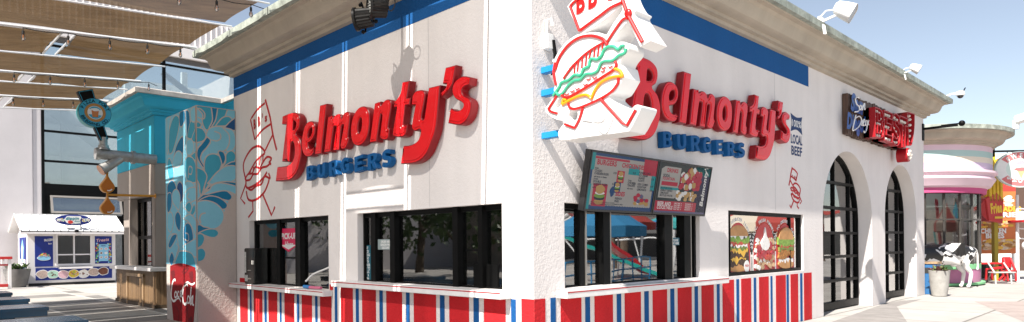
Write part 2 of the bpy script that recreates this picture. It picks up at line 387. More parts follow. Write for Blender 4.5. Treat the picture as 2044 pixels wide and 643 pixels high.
# --- cornice: profile swept round the eaves with mitred corners
PROF = [(0.0, 5.5), (.07, 5.515), (.08, 5.575), (.15, 5.59), (.16, 5.645), (.26, 5.66), (.33, 5.69), (.375, 5.75), (.40, 5.82), (.42, 5.88), (.47, 5.925), (.55, 5.94), (.56, 5.965)]
def sweep(mb, path, prof, m=None):
    n = len(path); rows = []
    for i, p in enumerate(path):
        p = Vector(p)
        d1 = (p-Vector(path[i-1])).normalized() if i else None
        d2 = (Vector(path[i+1])-p).normalized() if i < n-1 else None
        d1 = d1 or d2; d2 = d2 or d1
        n1, n2 = Vector((d1.y, -d1.x)), Vector((d2.y, -d2.x)); mm = (n1+n2).normalized(); mm = mm/max(.3, mm.dot(n1))
        rows.append([(p.x+mm.x*o, p.y+mm.y*o, z) for o, z in prof])
    k = len(prof)
    mb.add([v for r in rows for v in r], [(i*k+j, (i+1)*k+j, (i+1)*k+j+1, i*k+j+1) for i in range(n-1) for j in range(k-1)], m)
PATH = [(XL, 9), (XL, 0), (0, 0), (0, 17.72), (-9.3, 17.72)]
mb = MB(); sweep(mb, PATH, PROF); mb.build('cornice', M_corn, rest, angle=28)
mb = MB(); sweep(mb, PATH, [(.5, 5.967), (.655, 5.967), (.66, 6.10), (.60, 6.13), (-.5, 6.16)]); mb.build('roof_edge', M_cap, rest, angle=28)
mb = MB(); mb.box(-9.2, .1, 5.6, -.1, 17.6, 6.0); mb.build('roof', M_corn, rest)
# --- painted band under the eaves
mb = MB(); mb.fbox(LFR, XL+.004, 5.07, .001, -2.62+.0, 5.499, .005); mb.fbox(LFR, -2.62, 5.07, .001, -.9, 5.499, .005)
mb.fbox(RFR, .35, 5.06, .001, 8.70, 5.499, .005)
mb.build('painted_band', M_blue, rest, smooth=False)
# --- red, white and blue stripes on the base
def lx(px, py=610): return LW(px, py)[0]
def rx_(px, py=600): return RW(px, py)[0]
z3 = lambda v: 460+v/5.227
z4 = lambda v: 670+v/2.541
z5 = lambda v: 1090+v/2.541
z6 = lambda v: 1050+v/1.875
mb = MB()
for a, b, c in [(102,182,0),(205,222,1),(245,335,0),(355,380,1),(398,490,0),(515,535,1),(565,668,0),(695,718,1),(745,852,0),(885,910,1),(937,1055,0)]:
    mb.fbox(LFR, lx(z3(a)), -.1, .001, lx(z3(b)), .80, .005, c)
mb.fbox(LFR, lx(z3(1090)), -.1, .001, lx(z3(1117)), 1.0, .005, 1)
mb.fbox(LFR, lx(z3(102)), .905, .001, -8.56, 1.0, .005, 0); mb.fbox(LFR, -5.08, .9, .001, -4.96, 1.0, .005, 0)
for a, b, c in [(27,88,0),(103,118,1),(135,205,0),(223,240,1),(258,338,0),(358,376,1),(397,510,0),(530,553,1),(577,677,0),(700,727,1),(753,863,0),(890,915,1)]:
    mb.fbox(LFR, lx(z4(a)), -.1, .001, lx(z4(b)), .985, .005, c)
mb.fbox(LFR, lx(z4(943)), -.1, .001, 0, 1.0, .005, 0)
mb.fbox(RFR, 0, -.1, .001, rx_(1088), 1.0, .005, 0)
for a, b, c in [(22,48,1)]: mb.fbox(RFR, rx_(z5(a)), -.1, .001, rx_(z5(b)), 1.0, .005, c)
for a, b, c in [(73,178,0),(198,222,1),(245,338,0),(358,380,1),(398,480,0),(498,520,1),(540,613,0),(630,650,1),(667,738,0),(753,770,1),(788,850,0)]:
    mb.fbox(RFR, rx_(z5(a)), -.1, .001, rx_(z5(b)), .985, .005, c)
mb.fbox(RFR, rx_(z5(866)), -.1, .001, rx_(z5(880)), 1.0, .005, 1)
for a, b, c in [(735,778,0),(787,797,1),(805,842,0),(852,861,1),(872,908,0),(915,922,1),(935,972,0),(975,983,1),(990,1018,0),(1026,1034,1),(1040,1069,0)]:
    mb.fbox(RFR, rx_(z6(a), 590), -.1, .001, rx_(z6(b), 590), 1.02, .005, c)
mb.build('stripe_paint', [M_red, M_blue], rest, smooth=False)
# --- counters (sills) with a red line along the edge
M_cnt = mat('white counter', (.76, .74, .72), .35, var=.1, vscale=5, spec=.5)
def counter(fr, a0, a1, ztop, dep=.22, hgt=.10):
    mb = MB(); mb.fbox(fr, a0, ztop-hgt, .006, a1, ztop, dep); c = mb.build('counter', M_cnt, rest, bevel=.006)
    mb = MB(); mb.fbox(fr, a0+.01, ztop-.028, dep+.0005, a1-.01, ztop-.014, dep+.003); mb.build('edge_line', M_inkred, c, smooth=False)
counter(LFR, -9.18, -4.97, .895, .20); counter(LFR, -4.68, -.40, 1.088, .20); counter(RFR, .40, 4.68, 1.092, .20)
# --- windows: a black frame (posts, rails) as one part, its glass a sub-part
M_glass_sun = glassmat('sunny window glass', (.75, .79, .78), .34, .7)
def window(fr, win, posts, rails, c0, c1, g, gmat=M_glass):
    a0, b0, a1, b1 = win
    mb = MB()
    mb.fbox(fr, a0, b1-.075, c0, a1, b1, c1-.01); mb.fbox(fr, a0, b0, c0, a1, b0+.025, c1-.012)
    for p in posts:
        s0, s1 = p[0], p[1]
        if s1-s0 > .15: s0, s1 = (s0, s1-.10) if fr is LFR else (s0+.09, s1)
        mb.fbox(fr, s0, b0+.001, c0+.02, s1, b1-.001, c1+(p[2]-.02 if len(p) > 2 else 0))
    for (p, q, z) in rails: mb.fbox(fr, p, z-.018, c0, q, z+.018, c1-.03)
    wd = mb.build('window', M_blk, rest, bevel=.004)
    gm = MB(); gm.fbox(fr, a0+.005, b0+.005, g-.004, a1-.005, b1-.005, g+.004); gm.build('glass', gmat, wd, smooth=False)
    return wd
def L_(px): return LW(px, 500, -.1)[0]
def R_(px): return RW(px, 480, -.06)[0]
w1 = window(LFR, wl1, [(-8.53, -8.46), (L_(552.5), L_(563.5), .03), (L_(592), L_(607), .06), (-5.15, -5.11)], [(L_(563.5), L_(592), 1.46)], -.22, -.11, -.16)
w2 = window(LFR, wl2, [(-4.13, -4.08), (L_(718), L_(730), -.03), (L_(742), L_(758), .05), (L_(781), L_(798), .06), (L_(906), L_(926), .06), (L_(957), L_(976), .06), (-.61, -.57)],
            [(L_(758), L_(781), 1.64), (L_(926), L_(957), 1.62)], -.22, -.11, -.16)
w3 = window(RFR, wr1, [(.59, .63), (R_(1149), R_(1167), .03), (R_(1194), R_(1216), .05), (R_(1318), R_(1340), .05), (R_(1358), R_(1377), .05), (R_(1386), 4.05)],
            [(R_(1167), R_(1194), 1.70), (R_(1340), R_(1358), 1.69)], -.18, -.07, -.12, M_glass_sun)
# bright metal edges of the sliding sashes
for px in (1167.5, 1216.5, 1340.5, 1377.5):
    mb = MB(); mb.fbox(RFR, R_(px), 1.12, -.14, R_(px)+.03, 2.16, -.05); mb.build('sash_edge', M_steel, w3, smooth=False)
# --- arched glass doors set back in the wall
def zr(px, py): return RW(px, py, -.35)[1]
def door(cy, r, spring, rows, cols):
    c0, c1 = -.42, -.33
    mb = MB()
    o = [(cy-r+.003, .03), (cy+r-.003, .03)]+arc(cy, spring, r-.003, r-.003, 0, 180, 28)
    i_ = [(cy-r+.07, .20), (cy+r-.07, .20)]+arc(cy, spring, r-.07, r-.07, 0, 180, 28)
    mb.plate(o, [i_], c0, c1, RFR)
    for z in rows:
        hw = r-.06 if z < spring else math.sqrt(max(.01, (r-.06)**2-(z-spring)**2))
        mb.fbox(RFR, cy-hw, z-.035, c0+.01, cy+hw, z+.035, c1-.005)
    for a in cols:
        top = spring+math.sqrt(max(.01, (r-.06)**2-(a-cy)**2)); mb.fbox(RFR, a-.022, .2, c0+.02, a+.022, top, c1-.012)
    d = mb.build('door', M_blk, rest, bevel=.004)
    gm = MB(); gm.plate(i_, [], -.40, -.392, RFR); gm.build('glass', M_door_glass, d, smooth=False)
door(11.12, 1.67, 2.2, [.72, 1.31, 1.90, 2.52, 3.14], [10.02, 11.15, 12.2])
door(15.35, 1.49, 2.38, [.74, 1.34, 1.94, 2.56, 3.18], [14.35, 15.35, 16.3])
for a in (7.0, 2.38):
    mb = MB(); mb.fbox(RFR, a-.004, 2.98 if a < 3 else 2.3, .0005, a+.004, 5.05, .0022); mb.build('control_joint', mat('joint grey', (.45, .43, .42), .9), rest, smooth=False)
mb = MB(); mb.fbox(LFR, -2.12, 2.26, .0005, -2.112, 5.06, .0022); mb.build('control_joint', MATS['joint grey'], rest, smooth=False)
# --- interior shell behind the glass
mb = MB()
def inside(x0, y0, x1, y1, z0, z1, m=0):
    v = [(x, y, z) for z in (z0, z1) for y in (y0, y1) for x in (x0, x1)]
    mb.add(v, [(0, 1, 3, 2), (4, 6, 7, 5), (2, 3, 7, 6), (0, 4, 6, 2)], m)
inside(-8.95, .32, -.47, 17.25, .05, 2.95)
mb.box(-8.9, 3.1, .05, -4.9, 3.2, 2.9); mb.box(-4.8, 3.6, .05, -3.2, 3.7, 2.9); mb.box(-3.1, 3.0, .05, -3.0, 9.0, 2.9)
mb.box(-3.0, 8.9, .05, -.5, 9.0, 2.9)
mb.build('interior_wall', M_int, rest, smooth=False)
mb = MB()
mb.box(-8.7, .55, .3, -4.9, 1.1, .86); mb.box(-4.1, .55, .3, -.55, 1.15, 1.05); mb.box(-1.1, 1.2, .3, -.55, 4.0, 1.05)
mb.box(-7.2, 2.5, .05, -6.2, 3.09, 1.9); mb.box(-4.4, 2.9, .05, -3.3, 3.5, 1.7); mb.box(-2.95, 4.2, .05, -2.3, 5.6, 1.9)
for x in (-6.6, -5.9): mb.box(x, 2.4, 1.45, x+.5, 2.9, 1.5); mb.box(x, 2.4, 1.8, x+.5, 2.9, 1.84)
mb.build('kitchen_unit', mat('steel unit', (.22, .22, .21), .35, .6, var=.2), rest)
# ================================================================ shop signs
M_sred = mat('red sign face', (.74, .006, .012), .22, spec=.35, coat=.12, var=.10, vscale=2)
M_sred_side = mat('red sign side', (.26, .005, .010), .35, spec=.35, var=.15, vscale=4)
M_sblue = mat('blue sign face', (.004, .085, .25), .55, var=.12, vscale=5, spec=.2)
D = .17     # how far the channel letters stand out from the wall
def zoomer(x0, y0, x1, y1, wd, ht): kx, ky = (x1-x0)/wd, (y1-y0)/ht; return lambda p: (x0+p[0]*kx, y0+p[1]*ky)
ZA = zoomer(540, 215, 640, 370, 415, 643); ZB = zoomer(620, 190, 720, 320, 495, 643); ZC = zoomer(690, 160, 800, 300, 505, 643)
ZD = zoomer(770, 120, 880, 340, 322, 643); ZE = zoomer(860, 120, 960, 260, 459, 643)
LETTERS = [
 (ZA, [(92,70,1),(150,47),(200,40),(230,66),(236,118),(226,175),(203,217),(232,255),(248,330),(240,430),(212,530),(165,588),(112,603),(35,610,1),(50,490,1),(120,482),(162,462),(188,410),(194,345),(186,292),(174,278),(162,296),(154,360),(147,447,1),(88,447,1),(124,138,1),(88,138,1)],
      [[(180,110),(200,116),(206,142),(194,175),(173,186,1)]]),
 (ZA, [(362,160),(350,122),(322,110),(286,136),(260,215),(252,310),(264,375),(292,405),(330,398),(350,372,1),(348,328,1),(328,342),(308,330),(302,294,1),(335,268),(356,222)],
      [[(336,166),(338,198),(324,234),(304,252,1),(302,226),(314,184)]]),
 (ZB, [(84,100,1),(150,82,1),(96,578,1),(35,588,1)], []),
 (ZB, [(165,212,1),(214,199,1),(217,224),(240,194),(272,184),(293,203),(300,230),(322,178),(352,162),(376,182),(378,240),(360,400),(368,432),(352,495),(330,528),(300,532),(286,506),(290,470),(318,312),(312,290),(300,300),(292,330),(268,542,1),(214,548,1),(244,330),(238,306),(224,308),(214,340),(184,560,1),(125,568,1)], []),
 (ZC, [(150,238),(190,257),(210,322),(206,440),(185,530),(148,582),(105,602),(62,580),(40,500),(46,390),(70,312),(105,258)], [[(128,345),(140,372),(136,440),(118,486),(104,470),(106,400)]]),
 (ZC, [(258,210,1),(310,194,1),(315,232),(345,188),(382,174),(406,196),(406,262),(380,420),(390,450),(384,520),(360,548),(322,540),(308,505),(326,340),(320,314),(308,332),(274,565,1),(212,575,1)], []),
 (ZD, [(92,128,1),(134,118,1),(118,220,1),(140,217,1),(133,260,1),(108,265,1),(94,370),(102,384),(122,372,1),(112,430),(86,447),(50,446),(36,424),(60,275,1),(42,278,1),(44,240,1),(68,216),(84,180)], []),
 (ZD, [(150,210,1),(168,182),(205,173),(224,192),(221,230),(204,325),(207,345),(216,344),(222,325),(246,160,1),(312,144,1),(290,380),(264,472),(228,552),(170,598),(82,606,1),(98,500,1),(142,494),(180,470),(198,426),(194,404),(166,414),(150,400),(148,370),(168,262,1),(146,262,1)], []),
 (ZE, [(125,68,1),(220,42,1),(194,200),(172,250),(132,302),(86,345,1),(92,300,1),(124,262),(136,215,1),(98,215,1)], []),
 (ZE, [(358,156,1),(346,226,1),(300,243),(275,276),(290,320),(345,352),(364,402),(350,490),(310,560),(250,594),(148,578,1),(172,440,1),(225,462),(268,450),(290,412),(270,383),(215,350),(190,302),(190,245),(215,192),(265,152),(310,146)], [])]
def on_left(z, pts): return [LW(*z(p), D)+((1,) if len(p) > 2 else ()) for p in pts]
SHAPES = [(on_left(z, o), [on_left(z, h) for h in hs]) for z, o, hs in LETTERS]
UNIT = (-9.0, 0.0)
def word_sign(fr, tr, label, group, side):
    c = [tr(p) for o, h in SHAPES for p in o]; ax = sum(p[0] for p in c)/len(c)
    root = empty('channel_letter_sign', fr(ax, min(p[1] for p in c), 0), label, 'sign', group)
    for o, hs in SHAPES:
        q = lambda l: cr([tr(p)+tuple(p[2:]) for p in l], True, 5)
        O = q(o); Hs = [q(h) for h in hs]
        mb = MB(); mb.plate(O, Hs, .03, D-.012, fr, 0, bevel=.014, side=1)
        # raised inner face: leaves the line that runs round inside the edge
        O2 = O if area(O) > 0 else O[::-1]; H2 = [h if area(h) < 0 else h[::-1] for h in Hs]
        mb.plate(inset(O2, .042), [inset(h, .03) for h in H2], D-.013, D, fr, 0, bevel=.008, back=False)
        mb.build('letter', [M_sred, M_sred_side], root, angle=32)
    return root
word_sign(LFR, lambda p: (p[0], p[1]), 'large red raised word Belmonty\'s on the shaded wall in front of light stripes', 'red word signs', 0)
# the same word stands on the sunny wall, same size to within a few per cent
# BURGERS: block letters drawn on a unit cell
def blk(ch):
    t = .30
    if ch == 'B': return [[(0,0,1),(.62,0),(.98,.12),(1.0,.36),(.82,.52),(.95,.66),(.95,.86),(.62,1),(0,1,1)]], [[(.33,.18,1),(.33,.42,1),(.55,.42),(.66,.3),(.55,.18)], [(.33,.6,1),(.33,.82,1),(.53,.82),(.63,.71),(.53,.6)]]
    if ch == 'U': return [[(0,1,1),(0,.32),(.14,.06),(.5,-.03),(.86,.06),(1,.32),(1,1,1),(.67,1,1),(.67,.36),(.5,.2),(.33,.36),(.33,1,1)]], []
    if ch == 'R': return [[(0,0,1),(.33,0,1),(.33,.36,1),(.45,.36,1),(.66,0,1),(1.03,0,1),(.76,.42,1),(.96,.56),(.97,.85),(.62,1),(0,1,1)]], [[(.33,.57,1),(.33,.82,1),(.55,.82),(.65,.69),(.55,.57)]]
    if ch == 'G': return [[(.95,.88,1),(.85,.66,1),(.62,.78),(.42,.72),(.33,.5),(.42,.24),(.62,.18),(.68,.22),(.68,.36,1),(.52,.36,1),(.52,.58,1),(1,.58,1),(1,.08,1),(.62,-.03),(.2,.06),(0,.36),(.02,.7),(.22,.96),(.6,1.03)]], []
    if ch == 'E': return [[(0,0,1),(.98,0,1),(.98,.24,1),(.34,.24,1),(.34,.39,1),(.84,.39,1),(.84,.62,1),(.34,.62,1),(.34,.77,1),(.98,.77,1),(.98,1,1),(0,1,1)]], []
    if ch == 'S': return [[(.93,.93,1),(.84,.7,1),(.6,.78),(.4,.76),(.4,.67),(.75,.58),(.99,.4),(.92,.12),(.62,-.03),(.3,-.02),(.0,.09,1),(.09,.34,1),(.36,.23),(.6,.23),(.62,.33),(.3,.42),(.05,.56),(.06,.86),(.34,1.02),(.65,1.02)]], []
BXS = [(95,212,562,325),(283,412,530,292),(484,625,500,240),(684,822,458,200),(916,1062,428,160),(1142,1300,395,120),(1386,1545,348,62)]
ZF = zoomer(600, 295, 800, 370, 1715, 643)
DB = .12
BUR = []
for ch, (x0, x1, yb, yt) in zip('BURGERS', BXS):
    p0 = LW(*ZF((x0, yb)), DB); p1 = LW(*ZF((x1, yb-(x1-x0)*.06)), DB); pt = LW(*ZF((x0, yt)), DB)
    o, hs = blk(ch)
    sl = (p1[0]-p0[0], .09*(p1[0]-p0[0])); hz = pt[1]-p0[1]
    f = lambda l: [(p0[0]+u[0]*sl[0], p0[1]+u[0]*sl[1]+u[1]*hz)+tuple(u[2:]) for u in l]
    BUR.append((f(o[0]), [f(h) for h in hs]))
def small_sign(fr, tr, label, group):
    c = [tr(p) for o, h in BUR for p in o]; ax = sum(p[0] for p in c)/len(c)
    root = empty('channel_letter_sign', fr(ax, min(p[1] for p in c), 0), label, 'sign', group)
    for o, hs in BUR:
        q = lambda l: cr([tr(p)+tuple(p[2:]) for p in l], True, 4)
        mb = MB(); mb.plate(q(o), [q(h) for h in hs], .02, DB, fr, 0, bevel=.008); mb.build('letter', M_sblue, root, angle=32)
small_sign(LFR, lambda p: (p[0], p[1]), 'blue raised word BURGERS under the red word on the shaded wall', 'blue word signs')
def TR(p): return (8.465+.978*p[0]-.035*p[1], .461+.019*p[0]+.965*p[1])
word_sign(RFR, TR, 'large red raised word Belmonty\'s on the sunny wall behind the burger sign', 'red word signs', 1)
small_sign(RFR, TR, 'blue raised word BURGERS on the sunny wall above the menu screens', 'blue word signs')

# ---------------------------------------------------------------- burger blade sign at the corner
M_cab = mat('white sign cabinet', (.80, .79, .78), .35, var=.05, vscale=4, spec=.5)
M_tr = mat('red tubing', (.58, .012, .012), .25, spec=.4, coat=.2); M_tg = mat('green tubing', (.05, .38, .22), .25, spec=.4, coat=.2)
M_ty = mat('yellow tubing', (.75, .30, .01), .25, spec=.4, coat=.2); M_tw = mat('white tubing', (.8, .79, .78), .25, spec=.5)
SY = 0.0                                     # its front face stands square to the sunny wall, just at the corner
SFR = lambda a, b, c: (a, SY-c, b)
def SP(px, py): p = onp(px, py, 1, SY); return (p.x, p.z)
ZG = zoomer(1085, 0, 1335, 140, 1148, 643); ZH = zoomer(1085, 130, 1335, 290, 1005, 643)
def sg(z, pts): return [SP(*z(p))+tuple(p[2:]) for p in pts]
sign = empty('burger_sign', (1.0, .3, 2.9), 'white blade sign shaped like a burger with a flag, on blue brackets at the corner', 'sign')
o1 = [(215,60,1),(260,5),(300,-40),(360,-80),(640,-200),(660,-250,1),(700,-250,1),(740,-60),(800,60),(845,95),(835,150),(985,375,1),(885,432,1),(790,225),(755,215),(655,340),(640,395),(700,385),(755,388),(772,420),(768,470),(710,545),(690,600,1)]
o2 = [(625,5),(645,95,1),(610,160),(575,215),(525,262),(680,385,1),(730,325),(770,322),(778,350),(735,440),(690,520),(640,540),(300,585),(160,605),(125,590),(118,530),(160,470),(150,448),(110,440),(60,415),(10,362),(40,310),(95,235),(80,200),(100,120),(75,60),(78,-40)]
o3 = [(88,560),(130,480),(200,390),(290,325),(330,312,1)]
OUT = sg(ZG, o1)+sg(ZH, o2)+sg(ZG, o3)
h1 = sg(ZG, [(350,310,1),(540,195),(690,70),(718,95),(640,210),(575,320,1),(500,298),(430,298)])
h2 = sg(ZH, [(135,265),(145,275),(130,330),(105,342),(92,330),(110,285)]); h3 = sg(ZH, [(210,372),(270,378),(258,440),(205,430)])
mb = MB(); mb.plate(cr(OUT, True, 4), [cr(h1, True, 4), cr(h2, True, 4), cr(h3, True, 4)], -.31, 0, SFR, bevel=.006)
mb.build('cabinet', M_cab, sign, angle=30)
def stroke(name, z, pts, m, r=.017, smooth=True, closed=False):
    P = sg(z, pts); P = cr(P, closed, 5) if smooth else [p[:2] for p in P]
    mb = MB(); mb.tube([SFR(p[0], p[1], .012) for p in P], r*1.0, 8, closed=closed); return mb.build(name, m, sign)
stroke('red_tube', ZG, [(250,60,1),(300,10),(420,-60),(560,-120),(650,-190,1)], M_tr, .016)
stroke('red_tube', ZG, [(250,60,1),(335,285,1),(420,222),(520,150),(620,75),(720,28,1)], M_tr, .018)
stroke('red_tube', ZG, [(660,-200,1),(775,130,1),(912,385,1)], M_tr, .022)
stroke('red_tube', ZG, [(590,385,1),(720,195),(780,170,1)], M_tr, .016)
mb = MB(); c = SP(*ZG((782, 125))); mb.ball(SFR(c[0], c[1], .015), (.05, .03, .05), 12); mb.build('red_boss', M_tr, sign)
stroke('red_tube', ZG, [(112,640,1),(150,530),(230,420),(330,350),(440,330),(540,355),(580,395),(590,420,1)], M_tr, .019)
stroke('red_tube', ZH, [(100,-20,1),(88,60),(105,160,1)], M_tr, .018)
stroke('red_tube', ZG, [(575,385,1),(480,435),(380,505),(290,590),(245,640,1)], M_tr, .015)
stroke('red_tube', ZH, [(245,0,1),(200,60),(165,110,1)], M_tr, .015)
for (x0, y0, x1, y1) in [(548,408,540,470),(512,425,500,525),(475,445,466,528),(438,470,420,548),(400,495,390,610),(362,525,355,628),(325,560,315,660),(292,600,286,680)]:
    stroke('red_tube', ZG, [(x0, y0, 1), (x1, y1, 1)], M_tr, .009)
stroke('green_tube', ZG, [(745,425),(720,425),(690,455),(650,430),(600,432),(560,460),(535,515),(495,548),(450,540),(430,565),(420,610),(375,635),(345,690),(290,690),(235,735),(170,760),(150,800),(95,880)], M_tg, .019)
stroke('green_tube', ZH, [(105,215),(125,240),(160,225),(200,170),(250,128),(300,118),(345,75),(400,70),(440,45),(465,-10),(500,-30),(560,-35),(610,-75),(655,-95),(665,-130)], M_tg, .019)
stroke('red_tube', ZH, [(150,245),(190,262),(260,230),(380,160),(480,95),(565,40),(590,0),(580,-25)], M_tr, .017)
for x, y in [(190,232),(235,208),(275,188),(340,155),(365,112),(415,100),(480,48),(485,20),(540,12)]:
    stroke('red_tube', ZH, [(x-16, y+2), (x, y+7), (x+17, y-6)], M_tr, .007)
stroke('yellow_tube', ZH, [(575,30,1),(620,50),(640,92,1),(560,98),(470,140),(420,200),(390,268,1),(345,240),(260,262),(155,318,1),(165,280),(190,285,1)], M_ty, .019)
stroke('red_tube', ZH, [(205,310),(215,340),(260,352),(350,322),(460,272),(550,215),(600,150),(605,105)], M_tr, .017)
stroke('red_tube', ZH, [(110,250,1),(42,355,1),(70,376),(115,388,1)], M_tr, .015)
stroke('red_tube', ZH, [(320,345,1),(290,440),(255,505,1),(175,475,1)], M_tr, .016)
stroke('red_tube', ZH, [(465,275,1),(640,465,1),(675,485,1),(745,360,1)], M_tr, .018)
stroke('white_tube', ZH, [(315,440,1),(440,455),(490,430),(480,370),(455,330)], M_tw, .008)
stroke('white_tube', ZH, [(350,360,1),(390,445),(495,550),(560,430,1)], M_tw, .008)
# writing on the flag
mb = MB()
def flagtxt(mb, fr, p0, p1, hgt, c, m=None):
    n = len("BB's"); dx, dz = p1[0]-p0[0], p1[1]-p0[1]; an = math.atan2(dz, dx)
    for i, ch in enumerate("BB's"):
        t = [.12, .42, .68, .88][i]
        mb.text(ch, p0[0]+dx*t, p0[1]+dz*t-hgt*.3, hgt*(.8 if ch == 's' else 1), fr, c, m, bold=.045, rot=an, depth=.008, shear=.15, width=hgt*(.55 if ch in 'Bs' else .15))
flagtxt(mb, SFR, SP(*ZG((300, 70))), SP(*ZG((680, -95))), .25, .002)
mb.build('lettering', M_tr, sign, smooth=False)
for z in (3.07, 3.61, 3.90):
    mb = MB(); mb.box(.0, .16, z-.04, .42, .26, z+.04); mb.build('bracket', mat('bracket blue', (.01, .22, .5), .4), sign, bevel=.004)
# junction box, conduit and cable beside the brackets
jb = empty('junction_box', (.05, .22, 4.3), 'small white junction box with cable on the wall beside the burger sign', 'junction box')
p = RW(1088, 85); mb = MB(); mb.fbox(RFR, p[0]-.05, p[1]-.10, .002, p[0]+.07, p[1]+.10, .09); mb.build('housing', M_white, jb, bevel=.01)
mb = MB(); mb.tube([(.03, p[0]-.0, p[1]+.1), (.03, p[0], p[1]+.28), (.06, p[0]+.05, p[1]+.3), (.09, p[0]+.05, p[1]+.2)], .02); mb.build('conduit', M_white, jb)
mb = MB(); mb.tube([(.08, p[0]+.06, p[1]+.02), (.1, p[0]+.08, p[1]-.15), (.09, p[0]+.07, p[1]-.3), (.06, p[0]+.05, p[1]-.42)], [.03, .025, .012, .01]); mb.build('cable', M_blk, jb)

# ---------------------------------------------------------------- line drawings painted on the two walls
M_navy = mat('navy paint', (.012, .04, .13), .7, var=.15, vscale=10)
def painting(fr, conv, flip, name_root, wl):
    mb = MB(); n = 0
    def ln(pts, w=1.0):
        nonlocal n
        P = cr([conv(p)+tuple(p[2:]) for p in pts], False, 4); n += 1
        mb.ribbon(P, wl*w, .001, .0042+n*.00006, fr)
    ln([(142,45,1),(165,130),(178,210),(196,285,1)], 1.3)
    ln([(140,62,1),(105,92),(72,140,1),(92,235,1),(128,190),(170,160,1)])
    ln([(176,215,1),(140,290,1)], 1.0)
    ln([(50,428,1),(38,370),(45,330),(75,282),(110,266),(135,285),(140,300,1)], 1.1)
    ln([(140,300,1),(100,335),(70,385),(62,398,1)])
    for a in range(5): ln([(132-a*15, 304+a*20, 1), (130-a*15, 345+a*13, 1)], .9)
    ln([(45,425,1),(60,400),(80,395),(95,365),(115,370),(130,345),(150,318),(172,325),(160,345),(170,352,1)])
    ln([(48,430,1),(70,425),(85,400),(105,398),(125,370),(150,362),(168,345,1)])
    ln([(50,430,1),(55,465),(95,450),(130,420),(150,390,1)], 1.1)
    ln([(55,462,1),(75,475),(100,455),(125,445),(140,410),(165,420),(158,395,1)])
    ln([(52,480,1),(62,520),(95,522),(135,488),(155,445),(160,425,1)], 1.1)
    ln([(52,440,1),(25,515,1),(46,540,1)]); ln([(82,520,1),(84,575,1),(62,605,1)]); ln([(130,495,1),(172,595,1),(188,555,1)], 1.1)
    q0, q1 = conv((85, 175)), conv((155, 128))
    flagtxt(mb, fr, q0, q1, abs(conv((85,120))[1]-conv((85,165))[1]), .001)
    return mb
ZL = zoomer(470, 180, 570, 450, 238, 643)
painting(LFR, lambda p: LW(*ZL(p)), False, 'wall_painting', .046).build('wall_painting', M_inkred, rest, smooth=False)
# mirrored and smaller beside the poster window
o_l = LW(*ZL((100, 610))); o_r = (7.99, 2.38); kk = (RW(1585, 334)[1]-2.38)/(LW(*ZL((140, 40)))[1]-o_l[1])
painting(RFR, lambda p: (o_r[0]-(LW(*ZL(p))[0]-o_l[0])*kk, o_r[1]+(LW(*ZL(p))[1]-o_l[1])*kk), True, 'wall_painting', .034).build('wall_painting', M_inkred, rest, smooth=False)
# 100% LOCAL BEEF: painted badge
p0, p1 = RW(1577, 229), RW(1602, 277)
x0, x1, zt, zb = p0[0]+.02, p1[0]-.02, 4.37, 3.99
mb = MB(); mb.plate(cr([(x0,zt,1),((x0+x1)/2,zt-.06),(x1,zt-.02,1),(x1-.05,(zt+zb)/2),(x1,zb-.02,1),((x0+x1)/2,zb+.06),(x0,zb,1),(x0+.05,(zt+zb)/2)], True, 5), [], .001, .004, RFR, 0)
mb.text('100%', (x0+x1)/2, (zt+zb)/2-.075, .145, RFR, .0042, 1, bold=.012, width=(x1-x0)*.78, depth=.003)
mb.text('LOCAL', (x0+x1)/2, zb-.24, .19, RFR, .001, 0, bold=.03, width=(x1-x0)*.98, depth=.003); mb.text('BEEF', (x0+x1)/2, zb-.48, .19, RFR, .001, 0, bold=.03, width=(x1-x0)*.92, depth=.003)
mb.build('painted_badge', [M_navy, M_white], rest, smooth=False)
